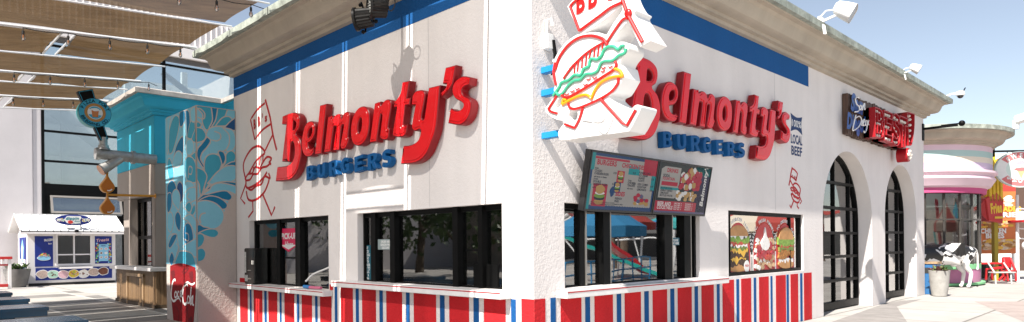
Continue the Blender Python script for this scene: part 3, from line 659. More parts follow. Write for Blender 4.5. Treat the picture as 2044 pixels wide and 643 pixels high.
# ================================================================ shade sails over the courtyard
def cloth_mat(name, opening):
    m = bpy.data.materials.new(name); m.use_nodes = True; nt = m.node_tree; nt.nodes.clear(); L = nt.links
    o = nt.nodes.new('ShaderNodeOutputMaterial'); d = nt.nodes.new('ShaderNodeBsdfDiffuse'); t = nt.nodes.new('ShaderNodeBsdfTranslucent'); mx = nt.nodes.new('ShaderNodeMixShader'); mx.inputs[0].default_value = 0.30
    g = nt.nodes.new('ShaderNodeNewGeometry'); mp = nt.nodes.new('ShaderNodeMapping'); mp.inputs['Scale'].default_value = (6, 1.0, 4); mp.inputs['Rotation'].default_value = (0, 0, R(12)); L.new(g.outputs['Position'], mp.inputs['Vector'])
    n = nt.nodes.new('ShaderNodeTexNoise'); n.inputs['Scale'].default_value = 1.5; n.inputs['Detail'].default_value = 6; L.new(mp.outputs[0], n.inputs['Vector'])
    n2 = nt.nodes.new('ShaderNodeTexNoise'); n2.inputs['Scale'].default_value = 1.2; n2.inputs['Detail'].default_value = 4; L.new(g.outputs['Position'], n2.inputs['Vector'])
    cr_ = nt.nodes.new('ShaderNodeValToRGB'); cr_.color_ramp.elements[0].color = (.10, .062, .031, 1); cr_.color_ramp.elements[1].color = (.195, .126, .066, 1); cr_.color_ramp.elements[0].position = .3; cr_.color_ramp.elements[1].position = .7
    ma_ = nt.nodes.new('ShaderNodeMath'); ma_.operation = 'MULTIPLY_ADD'; ma_.inputs[1].default_value = .55; sc2_ = nt.nodes.new('ShaderNodeMath'); sc2_.operation = 'MULTIPLY'; sc2_.inputs[1].default_value = .45; L.new(n2.outputs['Fac'], sc2_.inputs[0]); L.new(n.outputs['Fac'], ma_.inputs[0]); L.new(sc2_.outputs[0], ma_.inputs[2]); L.new(ma_.outputs[0], cr_.inputs[0]); L.new(cr_.outputs[0], d.inputs[0]); L.new(cr_.outputs[0], t.inputs[0])
    bp = nt.nodes.new('ShaderNodeBump'); bp.inputs['Strength'].default_value = .75; bp.inputs['Distance'].default_value = .05; L.new(n.outputs['Fac'], bp.inputs['Height']); L.new(bp.outputs[0], d.inputs['Normal']); L.new(bp.outputs[0], t.inputs['Normal'])
    L.new(d.outputs[0], mx.inputs[1]); L.new(t.outputs[0], mx.inputs[2]); tr_ = nt.nodes.new('ShaderNodeBsdfTransparent'); m2_ = nt.nodes.new('ShaderNodeMixShader'); m2_.inputs[0].default_value = opening; L.new(mx.outputs[0], m2_.inputs[1]); L.new(tr_.outputs[0], m2_.inputs[2]); L.new(m2_.outputs[0], o.inputs[0]); return m     # open mesh: a little sun passes straight through
M_cloth = cloth_mat('brown shade cloth', .035); M_cloth_mid = cloth_mat('half sheer shade cloth', .10); M_cloth_open = cloth_mat('sun passing shade cloth', .20); M_pipe = mat('white pipe', (.72, .72, .72), .4, var=.1); M_wire = mat('black cable', (.02, .02, .02), .5)  # sheerer cloths made up for bays over the windows, to let sun through
LINES = [-.62, -2.42, -4.32, -6.05, -7.80, -9.80, -11.94, -13.95, -15.22, -17.25, -19.3]
def sz(y): return 6.17+.115*(y+.8)
def lx_(x, y): return x+.155*(-y-.8)          # the bays run slightly askew to the wall
BAYW = ['first', 'second', 'third', 'fourth', 'fifth', 'sixth', 'seventh', 'eighth', 'ninth', 'tenth']
k = 0
for i in range(len(LINES)-1):
    x0, x1 = LINES[i]-.085, LINES[i+1]+.085
    slot = i in (1, 3, 5, 7, 9)
    rows = [(-.80, -2.97), (-3.20, -4.85), (-5.15, -9.6)] if slot else [(-.80, -4.85), (-5.15, -9.6)]
    if i == 3: rows = [(-.80, -4.85), (-5.15, -9.6)]
    for (ya, yb) in rows:
        mb = MB(); ph = random.uniform(0, 6)
        def fn(u, v, x0=x0, x1=x1, ya=ya, yb=yb, ph=ph):
            y = ya+(yb-ya)*v; x = lx_(x0+(x1-x0)*u, y)
            pull = .05*math.sin(math.pi*u)*(1 if v in (0.0, 1.0) else 0)
            yy = y+(pull if v == 1.0 else -pull if v == 0.0 else 0)
            return (x, yy, sz(y)-.10*math.sin(math.pi*u)*math.sin(math.pi*min(1, max(0, v)))+.012*math.sin(9*v+ph+5*u))
        mb.grid(fn, 12, 16)
        o = mb.build('shade_sail', M_cloth if i >= 4 else M_cloth_mid if i == 3 else M_cloth_open, None, angle=180)
        vis = i >= 4
        near = {4: 'just left of the eaves', 5: 'in the second bay left of the eaves', 6: 'in the third bay left of the eaves', 7: 'in the narrow fourth bay', 8: 'over the tap sign', 9: 'farthest back by the glass hall'}.get(i, 'out of view, bay %s' % BAYW[i])
        end = 'wall end' if ya == -.8 else ('middle strip' if ya == -3.2 else 'outer strip')
        tag(o, 'brown shade sail %s, %s' % (near, end), 'shade sail', 'brown shade sails over the courtyard')
    if i in (1, 5, 7, 9):
        for ya in (-2.97, -3.20):
            mb = MB(); mb.tube([(lx_(x0, ya), ya, sz(ya)), (lx_(x1, ya), ya, sz(ya))], .022, 6)
            tag(mb.build('support_pipe', M_pipe), 'white cross pipe, %s edge of slot, %s' % ('wall side' if ya > -3 else 'outer', {5: 'second bay left of the eaves', 7: 'narrow bay', 9: 'farthest bay'}.get(i, 'bay over the windows')), 'pipe', 'white pipes holding the shade sails')
ON = ['nearest the corner', 'second from the corner', 'third from the corner', 'fourth from the corner', 'first one seen left of the eaves', 'under the first bulb string', 'in the middle of the visible sails', 'under the second bulb string', 'just above the tap sign', 'at the farthest bulb string', 'at the far end']
for i, x in enumerate(LINES):
    mb = MB(); mb.tube([(lx_(x, -.62), -.62, sz(-.62)-.02), (lx_(x, -9.6), -9.6, sz(-9.6)-.02)], .03 if i in (5, 7, 9) else .018, 8)
    tag(mb.build('support_pipe', M_pipe), 'long white pipe between sails, %s' % ON[i], 'pipe', 'white pipes holding the shade sails')
M_bulb = glassmat('bulb glass', (.95, .88, .8), .32, .7); M_fil = mat('bulb filament', (.9, .40, .16), .4)
def string(x, ys, z0, yend, where):
    root = empty('string_light', (x, ys[0], sz(ys[0])-.1), 'black cable with hanging clear bulbs %s' % where, 'string light', 'bulb strings under the shade sails')
    mb = MB(); pts = []
    for a, b in zip(ys[:-1], ys[1:]): pts += [(lx_(x, a+(b-a)*t/4)+.05, a+(b-a)*t/4, sz(a+(b-a)*t/4)-z0-.03*math.sin(math.pi*t/4)) for t in range(4)]
    pts += [(lx_(x, ys[-1])+.05, ys[-1], sz(ys[-1])-z0), (lx_(x, yend)+.05, yend, sz(-.8)-z0-.02)]
    mb.tube(pts, .008, 5); mb.build('cable', M_wire, root)
    for y in ys:
        z = sz(y)-z0; xb = lx_(x, y)+.05
        mb = MB(); mb.lathe([(.006, 0), (.008, -.05), (.022, -.055), (.024, -.115), (.012, -.12)], (xb, y, z), 8, 0)
        s_ = mb.build('socket', M_wire, root)
        mb = MB(); mb.lathe([(.014, -.118), (.026, -.145), (.036, -.18), (.030, -.215), (.012, -.235)], (xb, y, z), 10, 0); mb.lathe([(.004, -.12), (.012, -.17), (.004, -.2)], (xb, y, z), 6, 1)
        mb.build('bulb', [M_bulb, M_fil], s_)
def ys_at(x, pts):
    out = []
    for px, py in pts:
        y = -2.0
        for _ in range(4): y = onp(px, py, 0, lx_(x, y)+.05).y
        out.append(y)
    return out
string(-9.8, ys_at(-9.8, [(46,52),(136,68),(219,78),(294,87),(360,95)]), .05, -.6, 'on the uppermost pipe seen left of the eaves')
string(-13.95, ys_at(-13.95, [(28,147),(100,157),(169,164),(235,171),(297,176)]), .04, -.2, 'along the middle pipe, running towards the blue cornice')
string(-17.25, ys_at(-17.25, [(26,197),(86,200),(146,205)]), .05, -1.0, 'on the farthest pipe beside the tap handle sign')
string(-6.3, [-2.2, -1.55, -.9], .03, -.62, 'just outside the restaurant eaves')

# ================================================================ blue and grey neighbour with the same cornice
M_aqua = stucco('aqua stucco', (.05, .43, .60), .10, .22); M_taupe = stucco('taupe stucco', (.36, .31, .275), .10, .30)
pub = empty('brewpub_building', (-16, 2, 0), 'small aqua blue building with moulded cornice over taupe pillars behind the bar', 'building')
mb = MB()
mb.box(-18.9, 0, 4.12, -15.02, .4, 5.5); mb.box(-15.42, .4, 4.12, -15.02, 2.3, 5.5); mb.box(-15.42, 2.3, 4.12, -9.31, 2.6, 5.5)
mb.build('upper_wall', M_aqua, pub, bevel=.015)
mb = MB()
mb.box(-18.9, 0.001, 3.22, -15.021, .4, 4.119); mb.box(-15.42, .4, 3.12, -15.021, 2.3, 4.119); mb.box(-15.42, 2.3, 0, -9.31, 2.6, 4.119)
mb.build('lower_wall', M_taupe, pub, bevel=.01)
for (x0, x1, y1) in ((-18.2, -17.5, .5), (-15.30, -15.022, .36)):
    mb = MB(); mb.box(x0, .002, -.05, x1, y1, 3.219); mb.build('pillar', M_taupe, pub, bevel=.02)
PP = [(-18.9, 3), (-18.9, 0), (-15.02, 0), (-15.02, 2.3), (-9.31, 2.3)]
mb = MB(); sweep(mb, PP, PROF); mb.build('cornice', M_aqua, pub, angle=28)
mb = MB(); sweep(mb, PP, [(.5, 5.967), (.655, 5.967), (.66, 6.09), (.60, 6.12), (-.3, 6.13)]); mb.build('roof_edge', mat('weathered stone edge', (.42, .38, .34), .8, var=.35, vscale=4), pub, angle=28)
mb = MB(); mb.box(-18.8, .2, 5.6, -15.1, 6, 6.0); mb.box(-15.1, 2.5, 5.6, -9.4, 6, 5.99); mb.build('roof', M_corn, pub)
# glazed front and side
mb = MB()
for x in (-17.46, -16.9, -16.1, -15.75, -15.34): mb.box(x-.05, .22, 0, x+.05, .3, 3.2)
mb.box(-17.5, .221, 1.95, -15.3, .299, 2.05); mb.box(-17.5, .222, 3.1, -15.3, .298, 3.21)
for y in (.40, .95, 1.7): mb.box(-15.30, y, 0, -15.22, y+.07, 3.12)
wn = mb.build('window', M_blk, pub)
mb = MB(); mb.box(-17.45, .255, .05, -15.35, .262, 3.15); mb.box(-15.262, .45, .05, -15.255, 2.29, 3.1); mb.build('glass', M_glass, wn, smooth=False)
mb = MB(); mb.box(-15.9, .20, 1.45, -15.36, .215, 1.72, 0); mb.text('ORDER HERE', -15.63, 1.55, .07, LF(.20), .001, 1, bold=.02, width=.42)
mb.build('notice', [M_white, M_blk], pub, smooth=False)
mb = MB(); inv = MB()
for z in (.9, 1.4, 1.9, 2.4):
    mb.box(-18.6, 1.6, z, -15.6, 1.9, z+.04)
    for j in range(14):
        inv.m = j % 4; x = -18.4+j*.2; inv.lathe([(.05, .04), (.05, .2), (.02, .27), (.02, .33)], (x, 1.75, z), 8)
mb.box(-18.9, 2.0, 0, -15.45, 2.1, 3.1)
mb.build('back_shelf', mat('dark wood shelf', (.06, .04, .025), .6), pub)
bt = inv.build('bottle_row', [mat('bottle green', (.02, .12, .06), .15), mat('bottle amber', (.25, .09, .02), .15), mat('bottle clear', (.5, .5, .48), .15), mat('bottle red', (.4, .03, .03), .2)], pub); bt['kind'] = 'stuff'
# bar counter
def wood(name, c1, c2, per=.10):
    m, nt, b = nodes(name); L = nt.links; b.inputs['Roughness'].default_value = .6
    g = nt.nodes.new('ShaderNodeNewGeometry'); mp = nt.nodes.new('ShaderNodeMapping'); mp.inputs['Scale'].default_value = (14, 14, .7); L.new(g.outputs['Position'], mp.inputs['Vector'])
    n = nt.nodes.new('ShaderNodeTexNoise'); n.inputs['Scale'].default_value = 1; n.inputs['Detail'].default_value = 7; L.new(mp.outputs[0], n.inputs['Vector'])
    r = nt.nodes.new('ShaderNodeValToRGB'); r.color_ramp.elements[0].color = (*c1, 1); r.color_ramp.elements[1].color = (*c2, 1); r.color_ramp.elements[0].position = .32; r.color_ramp.elements[1].position = .68
    L.new(n.outputs['Fac'], r.inputs[0]); L.new(r.outputs[0], b.inputs['Base Color']); return m
M_wood = wood('bar wood', (.13, .075, .035), (.26, .16, .08)); M_wood2 = wood('bar wood pale', (.30, .19, .10), (.42, .28, .16))
bar = empty('bar_counter', (-16, -.1, 0), 'plank fronted bar counter with white top in front of the taupe pillars', 'bar counter')
mb = MB(); x = -18.0
while x < -14.2: mb.box(x, -.26, .10, min(x+.1, -14.14)-.008, -.2, 1.03); x += .1
mb.box(-18.0, -.22, .08, -14.16, .16, 1.03); y = -.24
while y < .3: mb.box(-14.17, y, .10, -14.12, y+.092, 1.03); y += .1
mb.build('front', M_wood, bar, bevel=.004)
mb = MB()
for x in (-16.75, -15.15): mb.box(x-.05, -.30, .0, x+.05, -.255, .92)
mb.box(-16.80, -.305, .84, -15.10, -.254, .94)
mb.build('trim_frame', M_wood2, bar, bevel=.006)
mb = MB(); mb.box(-18.05, -.29, 0, -14.10, .2, .10); mb.build('plinth', mat('dark plinth', (.07, .045, .025), .6), bar, bevel=.005)
mb = MB(); mb.box(-18.25, -.40, 1.035, -14.02, .21, 1.13); mb.build('counter_top', M_cnt, bar, bevel=.008)

# ---------------------------------------------------------------- painted pillar with swirls and the cup
M_beige = stucco('beige stucco', (.52, .45, .41), .08, .45)
pil = empty('mural_pillar', (-10.2, -.42, 0), 'square pillar painted with blue swirls above a red soda cup, left of the restaurant', 'pillar')
mb = MB(); mb.box(-11.22, -.86, -.1, -9.202, -.001, 4.76); mb.build('shaft', M_beige, pil, bevel=.02)
PF = lambda a, b, c: (a, -.86-c, b)
PS = lambda a, b, c: (-9.202+c, a, b)
def cf(px, py): p = onp(px, py, 1, -.86); return (p.x, p.z)
def cs(px, py): p = onp(px, py, 0, -9.202); return (p.y, p.z)
Z4 = zoomer(325, 200, 480, 400, 498, 643); Z5 = zoomer(325, 380, 480, 560, 554, 643)
MB_ = [stucco('mural pale blue', (.22, .54, .68), .08, .4), stucco('mural mid blue', (.06, .36, .50), .08, .4), stucco('mural deep blue', (.015, .19, .36), .08, .4), stucco('mural dark blue', (.02, .09, .24), .08, .4)]
mb = MB(); nsh = 0
def swirl(z, pts, m, cv, fr, lo, hi):
    global nsh
    P = [cv(*z(p)) for p in pts]; P = cr([p+tuple(q[2:]) for p, q in zip(P, pts)], True, 5)
    if area(P) < 0: P = P[::-1]
    P = inset(P, -.012)
    P = [(min(hi, max(lo, a)), min(4.74, b)) for a, b in P]; nsh += 1
    if abs(area(P)) > .002:
        rim = [(min(hi+.012, max(lo-.012, a)), min(4.75, b)) for a, b in inset(P, -.024)]
        mb.plate(rim, [], .001, .0030+.00008*nsh, fr, 4, back=False); mb.plate(P, [], .001, .00304+.00008*nsh, fr, m, back=False)
def line(z, pts, cv, fr, w=.03):
    global nsh
    P = cr([cv(*z(p)) for p in pts], False, 4); nsh += 1; mb.ribbon(P, w, .001, .0034+.00008*nsh, fr, 4)
fs = lambda z, pts, m: swirl(z, pts, m, cf, PF, -11.2, -9.22)
ss = lambda z, pts, m: swirl(z, pts, m, cs, PS, -.84, -.02)
# pale ground of the mural, then the drops with their beige outlines
g_ = [cs(*Z4(p)) for p in ((219, 42), (476, 68), (476, 605))]+[cs(*Z5(p)) for p in ((484, 45), (450, 120), (425, 190), (385, 268), (330, 300), (280, 325), (290, 345), (262, 400), (285, 440), (285, 488), (247, 506))]
mb.plate([(min(-.02, max(-.84, a)), min(4.74, b)) for a, b in g_], [], .001, .0025, PS, 0, back=False); mb.plate(rect(-11.2, 1.30, -9.22, 4.74), [], .001, .0025, PF, 0, back=False)
# side that faces the street
ss(Z4, [(218,40,1),(300,50),(318,100),(300,160),(280,185),(260,140),(262,90)], 1); ss(Z4, [(318,48,1),(352,50),(348,110),(318,160),(300,185,1),(325,130)], 2)
ss(Z4, [(358,58,1),(405,65,1),(385,115),(345,155),(315,180,1),(345,130)], 1); ss(Z4, [(350,160,1),(385,120),(420,112),(438,130),(420,155)], 1)
ss(Z4, [(405,175,1),(440,140),(472,118,1),(472,188,1),(430,186)], 3); ss(Z4, [(218,150,1),(225,145,1),(240,160),(222,175,1)], 1)
ss(Z4, [(218,182,1),(250,190),(270,225),(255,255),(218,265,1)], 1)
ss(Z4, [(285,225),(300,190),(350,175),(410,190),(432,235),(425,285),(380,325),(300,360),(262,430,1),(240,380),(255,330),(310,280),(290,255)], 0)
ss(Z4, [(400,185,1),(445,200),(460,250),(455,300),(430,325),(412,322,1),(432,280),(430,220)], 0)
ss(Z4, [(285,245,1),(298,262),(275,300),(245,335),(235,380),(262,430,1),(228,370),(228,320),(255,285)], 2)
ss(Z4, [(280,375),(315,352),(355,362),(372,400),(345,470),(300,520),(272,565,1),(285,500),(272,440)], 1)
ss(Z4, [(362,335),(385,340),(395,375),(385,405,1),(375,370)], 2); ss(Z4, [(412,350),(440,332),(460,355),(452,390),(415,415),(380,440,1),(408,400)], 1)
ss(Z4, [(405,425,1),(440,405),(472,400,1),(472,428,1)], 2); ss(Z4, [(300,530,1),(350,470),(410,430),(475,435),(472,490),(430,520),(360,540)], 0)
ss(Z4, [(290,570,1),(340,538),(410,530),(465,535,1),(465,555,1),(400,552),(340,560)], 2); ss(Z4, [(275,590,1),(340,565),(420,560),(472,590,1),(472,605,1),(400,585),(330,580)], 0)
ss(Z4, [(218,440,1),(255,455),(275,490),(262,540),(245,600,1),(240,540),(218,500,1)], 1)
ss(Z5, [(255,70,1),(310,25),(380,0),(440,5),(484,40),(470,65),(420,55),(340,45)], 2); ss(Z5, [(262,78,1),(330,48),(400,60),(450,100),(440,126),(400,120),(340,80)], 2)
ss(Z5, [(245,90,1),(310,80),(380,105),(425,160),(420,220),(380,262),(320,270),(270,245),(255,205),(245,200,1)], 0)
ss(Z5, [(245,265,1),(260,252),(290,268),(325,275),(280,290),(245,320,1)], 2); ss(Z5, [(275,302,1),(320,285),(370,285),(390,305),(370,328),(330,325)], 1)
ss(Z5, [(245,320,1),(275,318),(290,345),(275,385),(245,405,1)], 1); ss(Z5, [(245,430,1),(280,420),(298,450),(285,490),(245,505,1)], 1)
ss(Z5, [(300,25,1),(340,0),(360,-30),(420,-45),(530,-20,1),(532,28,1),(440,-5)], 0)
line(Z4, [(225,110),(262,120),(268,85),(240,55),(222,55)], cs, PS, .025); line(Z4, [(330,200),(365,215),(370,245),(345,262),(312,255)], cs, PS, .025); line(Z5, [(305,162),(275,170),(262,200),(270,235)], cs, PS, .03)
# side that faces the courtyard: packed drops
rd = random.Random(5)
fs(Z4, [(35,250),(60,140),(85,105),(105,130),(95,210),(65,320),(45,340,1)], 1); fs(Z4, [(110,90),(135,65),(140,130),(115,165)], 2); fs(Z4, [(150,70,1),(170,90),(172,200),(155,235,1)], 2)
fs(Z4, [(160,235,1),(178,150),(200,135),(205,190),(185,240)], 1); fs(Z4, [(180,80),(200,50),(216,60,1),(216,130,1),(190,130)], 0); fs(Z4, [(190,250),(216,180,1),(216,265,1)], 1)
fs(Z4, [(155,270),(185,260),(198,300),(185,340),(158,340)], 0); fs(Z4, [(70,390,1),(90,300),(128,240),(130,330),(100,350)], 2); fs(Z4, [(60,420,1),(85,345),(110,335),(125,365),(105,420)], 0)
fs(Z4, [(30,120,1),(48,110),(40,200),(34,330),(30,330,1)], 0); fs(Z4, [(40,380),(58,410),(70,480),(50,520),(32,440)], 1); fs(Z4, [(185,360,1),(214,340),(216,380,1)], 1)
fs(Z4, [(150,380),(190,375),(216,430,1),(216,520,1),(170,520),(148,470)], 1); fs(Z4, [(216,440,1),(216,600,1),(195,540),(150,530),(148,590),(180,640),(216,640,1)], 0)
fs(Z4, [(32,560),(60,520),(85,560),(80,620),(45,640)], 2); fs(Z4, [(95,560),(110,530),(128,560),(124,640),(100,640)], 3); fs(Z4, [(66,600),(90,580),(98,640),(70,660)], 0)
fs(Z5, [(36,40),(60,30),(62,110),(38,150)], 2); fs(Z5, [(75,20),(100,0),(122,40),(118,130),(95,110),(72,70)], 0); fs(Z5, [(40,180),(62,165),(75,220),(60,290),(38,260)], 0); fs(Z5, [(92,190),(110,160),(128,200),(122,280),(100,250)], 2)
fs(Z5, [(150,60),(180,0),(235,-10),(243,60,1),(200,80),(160,130)], 0); fs(Z5, [(165,120),(190,90),(205,120),(190,150)], 1); fs(Z5, [(205,160),(225,110),(232,140),(215,170)], 1)
fs(Z5, [(155,200,1),(200,180),(243,230,1),(243,320,1),(215,260),(185,215)], 0); fs(Z5, [(155,270),(180,240),(205,270),(215,350),(180,390),(155,350)], 2); fs(Z5, [(150,400,1),(243,350,1),(243,470,1),(190,450)], 0)
fs(Z5, [(45,340),(90,320),(110,400),(90,480),(60,520),(42,440)], 0); fs(Z5, [(45,390),(70,330),(100,325),(60,400)], 2); fs(Z5, [(90,520,1),(110,470),(130,440),(210,460),(240,560,1),(160,530)], 1); fs(Z5, [(50,500),(66,450),(80,490),(66,530)], 2)
line(Z5, [(160,350),(185,360),(185,315),(165,305)], cf, PF, .03); line(Z4, [(165,470),(185,475),(190,435),(170,430),(165,500)], cf, PF, .03); line(Z5, [(100,450),(120,410),(100,380)], cf, PF, .025); line(Z5, [(200,70),(175,50),(190,20)], cf, PF, .025)
mb.build('swirl_mural', MB_+[M_beige], pil, smooth=False)
# the cup
ZK = zoomer(325, 500, 480, 643, 697, 643)
M_cup = stucco('cup red paint', (.24, .006, .010), .10, .3); M_cupd = stucco('cup dark paint', (.13, .008, .012), .10, .3)
mb = MB(); C = lambda l: [cf(*ZK(p))+tuple(p[2:]) for p in l]
mb.plate(cr(C([(70,138,1),(130,118),(200,120),(297,152,1),(298,260),(292,440),(272,700,1),(105,700,1),(85,480),(70,300)]), True, 5), [], .001, .0105, PF, 0)
for l in ([(75,190,1),(108,180),(112,240),(100,290,1),(85,240)], [(240,200,1),(275,190),(278,290),(262,300,1),(245,240)], [(240,620),(262,590),(268,640)]): mb.plate(cr(C(l), True, 4), [], .001, .0112, PF, 1)
for l in ([(180,200),(200,170),(235,160),(215,190),(190,210)], [(200,560),(230,500),(225,570),(240,640)], [(120,500),(150,560),(140,640)]):
    mb.ribbon(cr(C(l), False, 4), .035, .001, .0115, PF, 1)
S_ = lambda l, w: mb.ribbon(cr(C(l), False, 5), w, .001, .0122, PF, 2)
for l, w in (([(118,275),(112,262),(95,280),(82,350),(82,420),(100,455),(125,440)], .055), ([(122,365),(112,385),(112,415),(124,420),(132,395),(122,365)], .04), ([(150,370),(140,375),(138,415),(152,415)], .04),
             ([(172,360),(162,375),(162,410),(172,405)], .04), ([(176,350),(174,412),(186,402)], .045), ([(122,440),(150,430),(168,462)], .03), ([(228,318),(215,300),(192,330),(182,400),(190,470),(212,480),(230,455)], .06),
             ([(190,345),(200,310),(225,285),(250,300),(270,305),(292,290)], .04), ([(236,405),(226,430),(230,465),(242,470),(247,435),(236,405)], .04), ([(262,345),(258,340),(252,470),(260,480)], .045), ([(272,410),(262,430),(264,475),(272,470)], .04), ([(276,400),(272,480),(284,488)], .045), ([(160,390),(180,385)], .03)):
    S_(l, [w*.5]+[w]*(len(cr(l, False, 5))-2)+[w*.5])
mb.build('cup_painting', [M_cup, M_cupd, M_white], pil, smooth=False)

# ---------------------------------------------------------------- giant beer tap sign
M_gal = mat('galvanised pipe', (.42, .42, .41), .38, .55, var=.25, vscale=8); M_drop = mat('amber drop', (.50, .15, .02), .25, coat=.4); M_yel = mat('yellow bracket', (.62, .27, .03), .4, var=.1)
M_sgb = mat('sign blue', (.035, .34, .52), .4); M_teal = mat('sign teal side', (.03, .33, .36), .45); M_gold = mat('gold ring', (.42, .20, .05), .45)
tap = empty('tap_sign', (-14.9, -.7, 2.6), 'giant beer tap sign of grey pipe with round blue medallion handle and amber drops', 'sign')
TX = -14.9
mb = MB(); mb.tube([(TX, -.0, 4.2), (TX, -1.46, 4.24)], .145, 20); mb.lathe([(.145, 0), (.185, 0), (.185, .08), (.145, .08)], (TX, -.62, 4.215), 20, axis='y', caps=False); mb.lathe([(.16, 0), (.165, .05), (.165, .1)], (TX, -1.5, 4.24), 20, axis='y'); mb.build('pipe', M_gal, tap, angle=40)
mb = MB(); mb.tube([(TX, -.85, 4.2), (TX+.05, -1.1, 4.0), (TX+.06, -1.38, 3.80)], [.12, .125, .15], 16, cap=False); mb.tube([(TX+.055, -1.36, 3.81), (TX+.06, -1.39, 3.79)], .149, 16, m=1); mb.build('spout', [M_gal, M_drop], tap)
mb = MB(); mb.lathe([(.17, 0), (.15, .05), (.13, .06), (.13, .12), (.1, .14), (.1, .34)], (TX, -1.30, 4.36), 16); mb.build('handle_base', M_gal, tap)
TF = lambda x0: (lambda a, b, c: (x0+c, a, b))
q = Vector((-1.72+1.29, 5.86-4.62)).normalized(); pr = Vector((q.y, -q.x))
def hp(u, v): return (-1.29+q.x*v+pr.x*u, 4.62+q.y*v+pr.y*u)
HD = [hp(-.10, 0), hp(.10, 0), hp(.185, 1.36), hp(-.185, 1.36)]
mb = MB(); mb.plate([p+(1,) and p for p in HD], [], -.10, .08, TF(TX), 0); mb.plate(inset(HD if area(HD) > 0 else HD[::-1], .012), [inset(HD if area(HD) > 0 else HD[::-1], .035)], .079, .09, TF(TX), 1); mb.build('handle', [M_blk, M_sgb], tap, bevel=.006)
mc = hp(.015, .74)
mb = MB()
disc = lambda r: arc(mc[0], mc[1], r, r, 0, 351, 40)
mb.plate(disc(.385), [], -.13, .13, TF(TX), 4, side=3); mb.plate(disc(.375), [disc(.25)[::-1]], .131, .135, TF(TX), 0); mb.plate(disc(.245), [disc(.185)[::-1]], .131, .137, TF(TX), 1); mb.plate(disc(.18), [], .131, .134, TF(TX), 2)
mb.plate([p for p in arc(mc[0], mc[1], (.165), .165, 200, 340, 12)], [], .131, .138, TF(TX), 0); mb.plate([p for p in arc(mc[0], mc[1], (.165), .165, 30, 150, 12)], [], .131, .138, TF(TX), 0)
mb.plate([(mc[0]-.065, mc[1]-.12), (mc[0]+.065, mc[1]-.12), (mc[0]+.085, mc[1]+.06), (mc[0]-.085, mc[1]+.06)], [], .131, .142, TF(TX), 5); mb.plate(blob(mc[0], mc[1]+.08, .10, .04), [], .131, .144, TF(TX), 2)
for s, a0, a1, fl in (('PIZZA PORT', 158, 22, 1), ('BREWING CO.', 205, 335, -1)):
    n = len(s)
    for i, ch in enumerate(s):
        if ch == ' ': continue
        a = R(a0+(a1-a0)*i/(n-1)); r_ = .315
        ca, sa = math.cos(a), math.sin(a); rot = (a-math.pi/2) if fl > 0 else (a+math.pi/2); hh = .085
        off = -hh/2*fl; mb.text(ch, mc[0]+ca*(r_+off), mc[1]+sa*(r_+off), hh, TF(TX), .136, 6, bold=.02, rot=rot, depth=.004)
mb.build('medallion', [M_sgb, M_gold, M_white, M_teal, M_blk, M_drop, M_blk], tap, angle=30)
def drop(z):
    s = [(0, .30), (.05, .17), (.16, .0), (.17, -.10), (.10, -.20), (0, -.225)]
    P = cr([(s[0][0], s[0][1], 1)]+s[1:]+[(-x, y) for x, y in s[-2:0:-1]], True, 5); P = [(-1.22+a, z+b) for a, b in P]
    mb = MB(); mb.plate(P, [], -.09, .06, TF(TX), 0, side=1, bevel=.02)
    mb.ribbon([(-1.22+.02+.1*math.cos(R(t)), z-.06+.11*math.sin(R(t))) for t in range(-110, -20, 15)], .03, .055, .063, TF(TX), 2)
    mb.build('drop', [M_drop, M_yel, M_white], tap, angle=30)
drop(3.42); drop(2.83)
mb = MB(); mb.box(TX-.03, -1.245, 3.65, TX+.03, -1.195, 3.85); mb.box(TX-.025, -1.24, 3.05, TX+.025, -1.2, 3.2); mb.tube([(TX, -1.22, 3.14), (TX, -.0, 3.16)], .033, 10); mb.lathe([(.07, 0), (.07, .02)], (TX, -.03, 3.16), 12, axis='y'); mb.build('drop_bracket', M_yel, tap)
# ================================================================ glass fronted hall at the back of the courtyard
hall = empty('glass_hall', (-35, -2, 0), 'tall pale hall behind the kiosk with white wall and big window front', 'building')
M_hall = mat('hall wall', (.60, .565, .57), .8, var=.06, vscale=.8, bump=.05); M_fas = mat('hall fascia', (.74, .70, .69), .6, var=.05)
XH = -33.5
mb = MB(); mb.box(XH-8, -30, 0, XH, -.06, 12.2); mb.box(XH-8, -.06, 0, XH-.04, .30, 12.2); mb.box(XH-8, 10, 0, XH, 20, 12.2); mb.build('wall', M_hall, hall, bevel=.02)
mb = MB(); mb.box(XH-8, .3, 0, XH-.4, 10, .35); mb.build('base_wall', M_hall, hall)
mb = MB(); mb.box(XH-1.0, -30.1, 12.21, XH+.25, 20.1, 12.9); mb.box(XH-.9, -30, 12.9, XH+.05, 20, 14.6)
for i in range(100): mb.box(XH+.05, -12+i*.3, 12.95, XH+.09, -12+i*.3+.03, 14.55)
mb.build('fascia', M_fas, hall)
mb = MB(); mb.box(XH-.2, .3, 11.95, XH+.02, 10, 12.2)
mb.build('eave_beam', mat('dark beam', (.10, .09, .085), .5), hall)
mb = MB()
for z, t in ((4.60, .28), (6.0, .05), (7.48, .05), (9.2, .05), (3.05, .3), (11.75, .05)): mb.box(XH-.16, .3, z-t, XH-.02, 10, z+t)
for y, t in ((.36, .06), (5.9, .07), (9.9, .08)): mb.box(XH-.18, y-t, .35, XH-.01, y+t, 11.95)
mb.box(XH-.15, .3, .35, XH-.03, .62, 4.4); mb.box(XH-.15, 3.8, .35, XH-.03, 4.1, 4.4)
hw = mb.build('window', M_blk, hall)
mb = MB(); mb.box(XH-.11, .4, .4, XH-.10, 9.9, 11.9); mb.build('glass', glassmat('hall glass', (.86, .92, .91), .34, .8), hw, smooth=False)
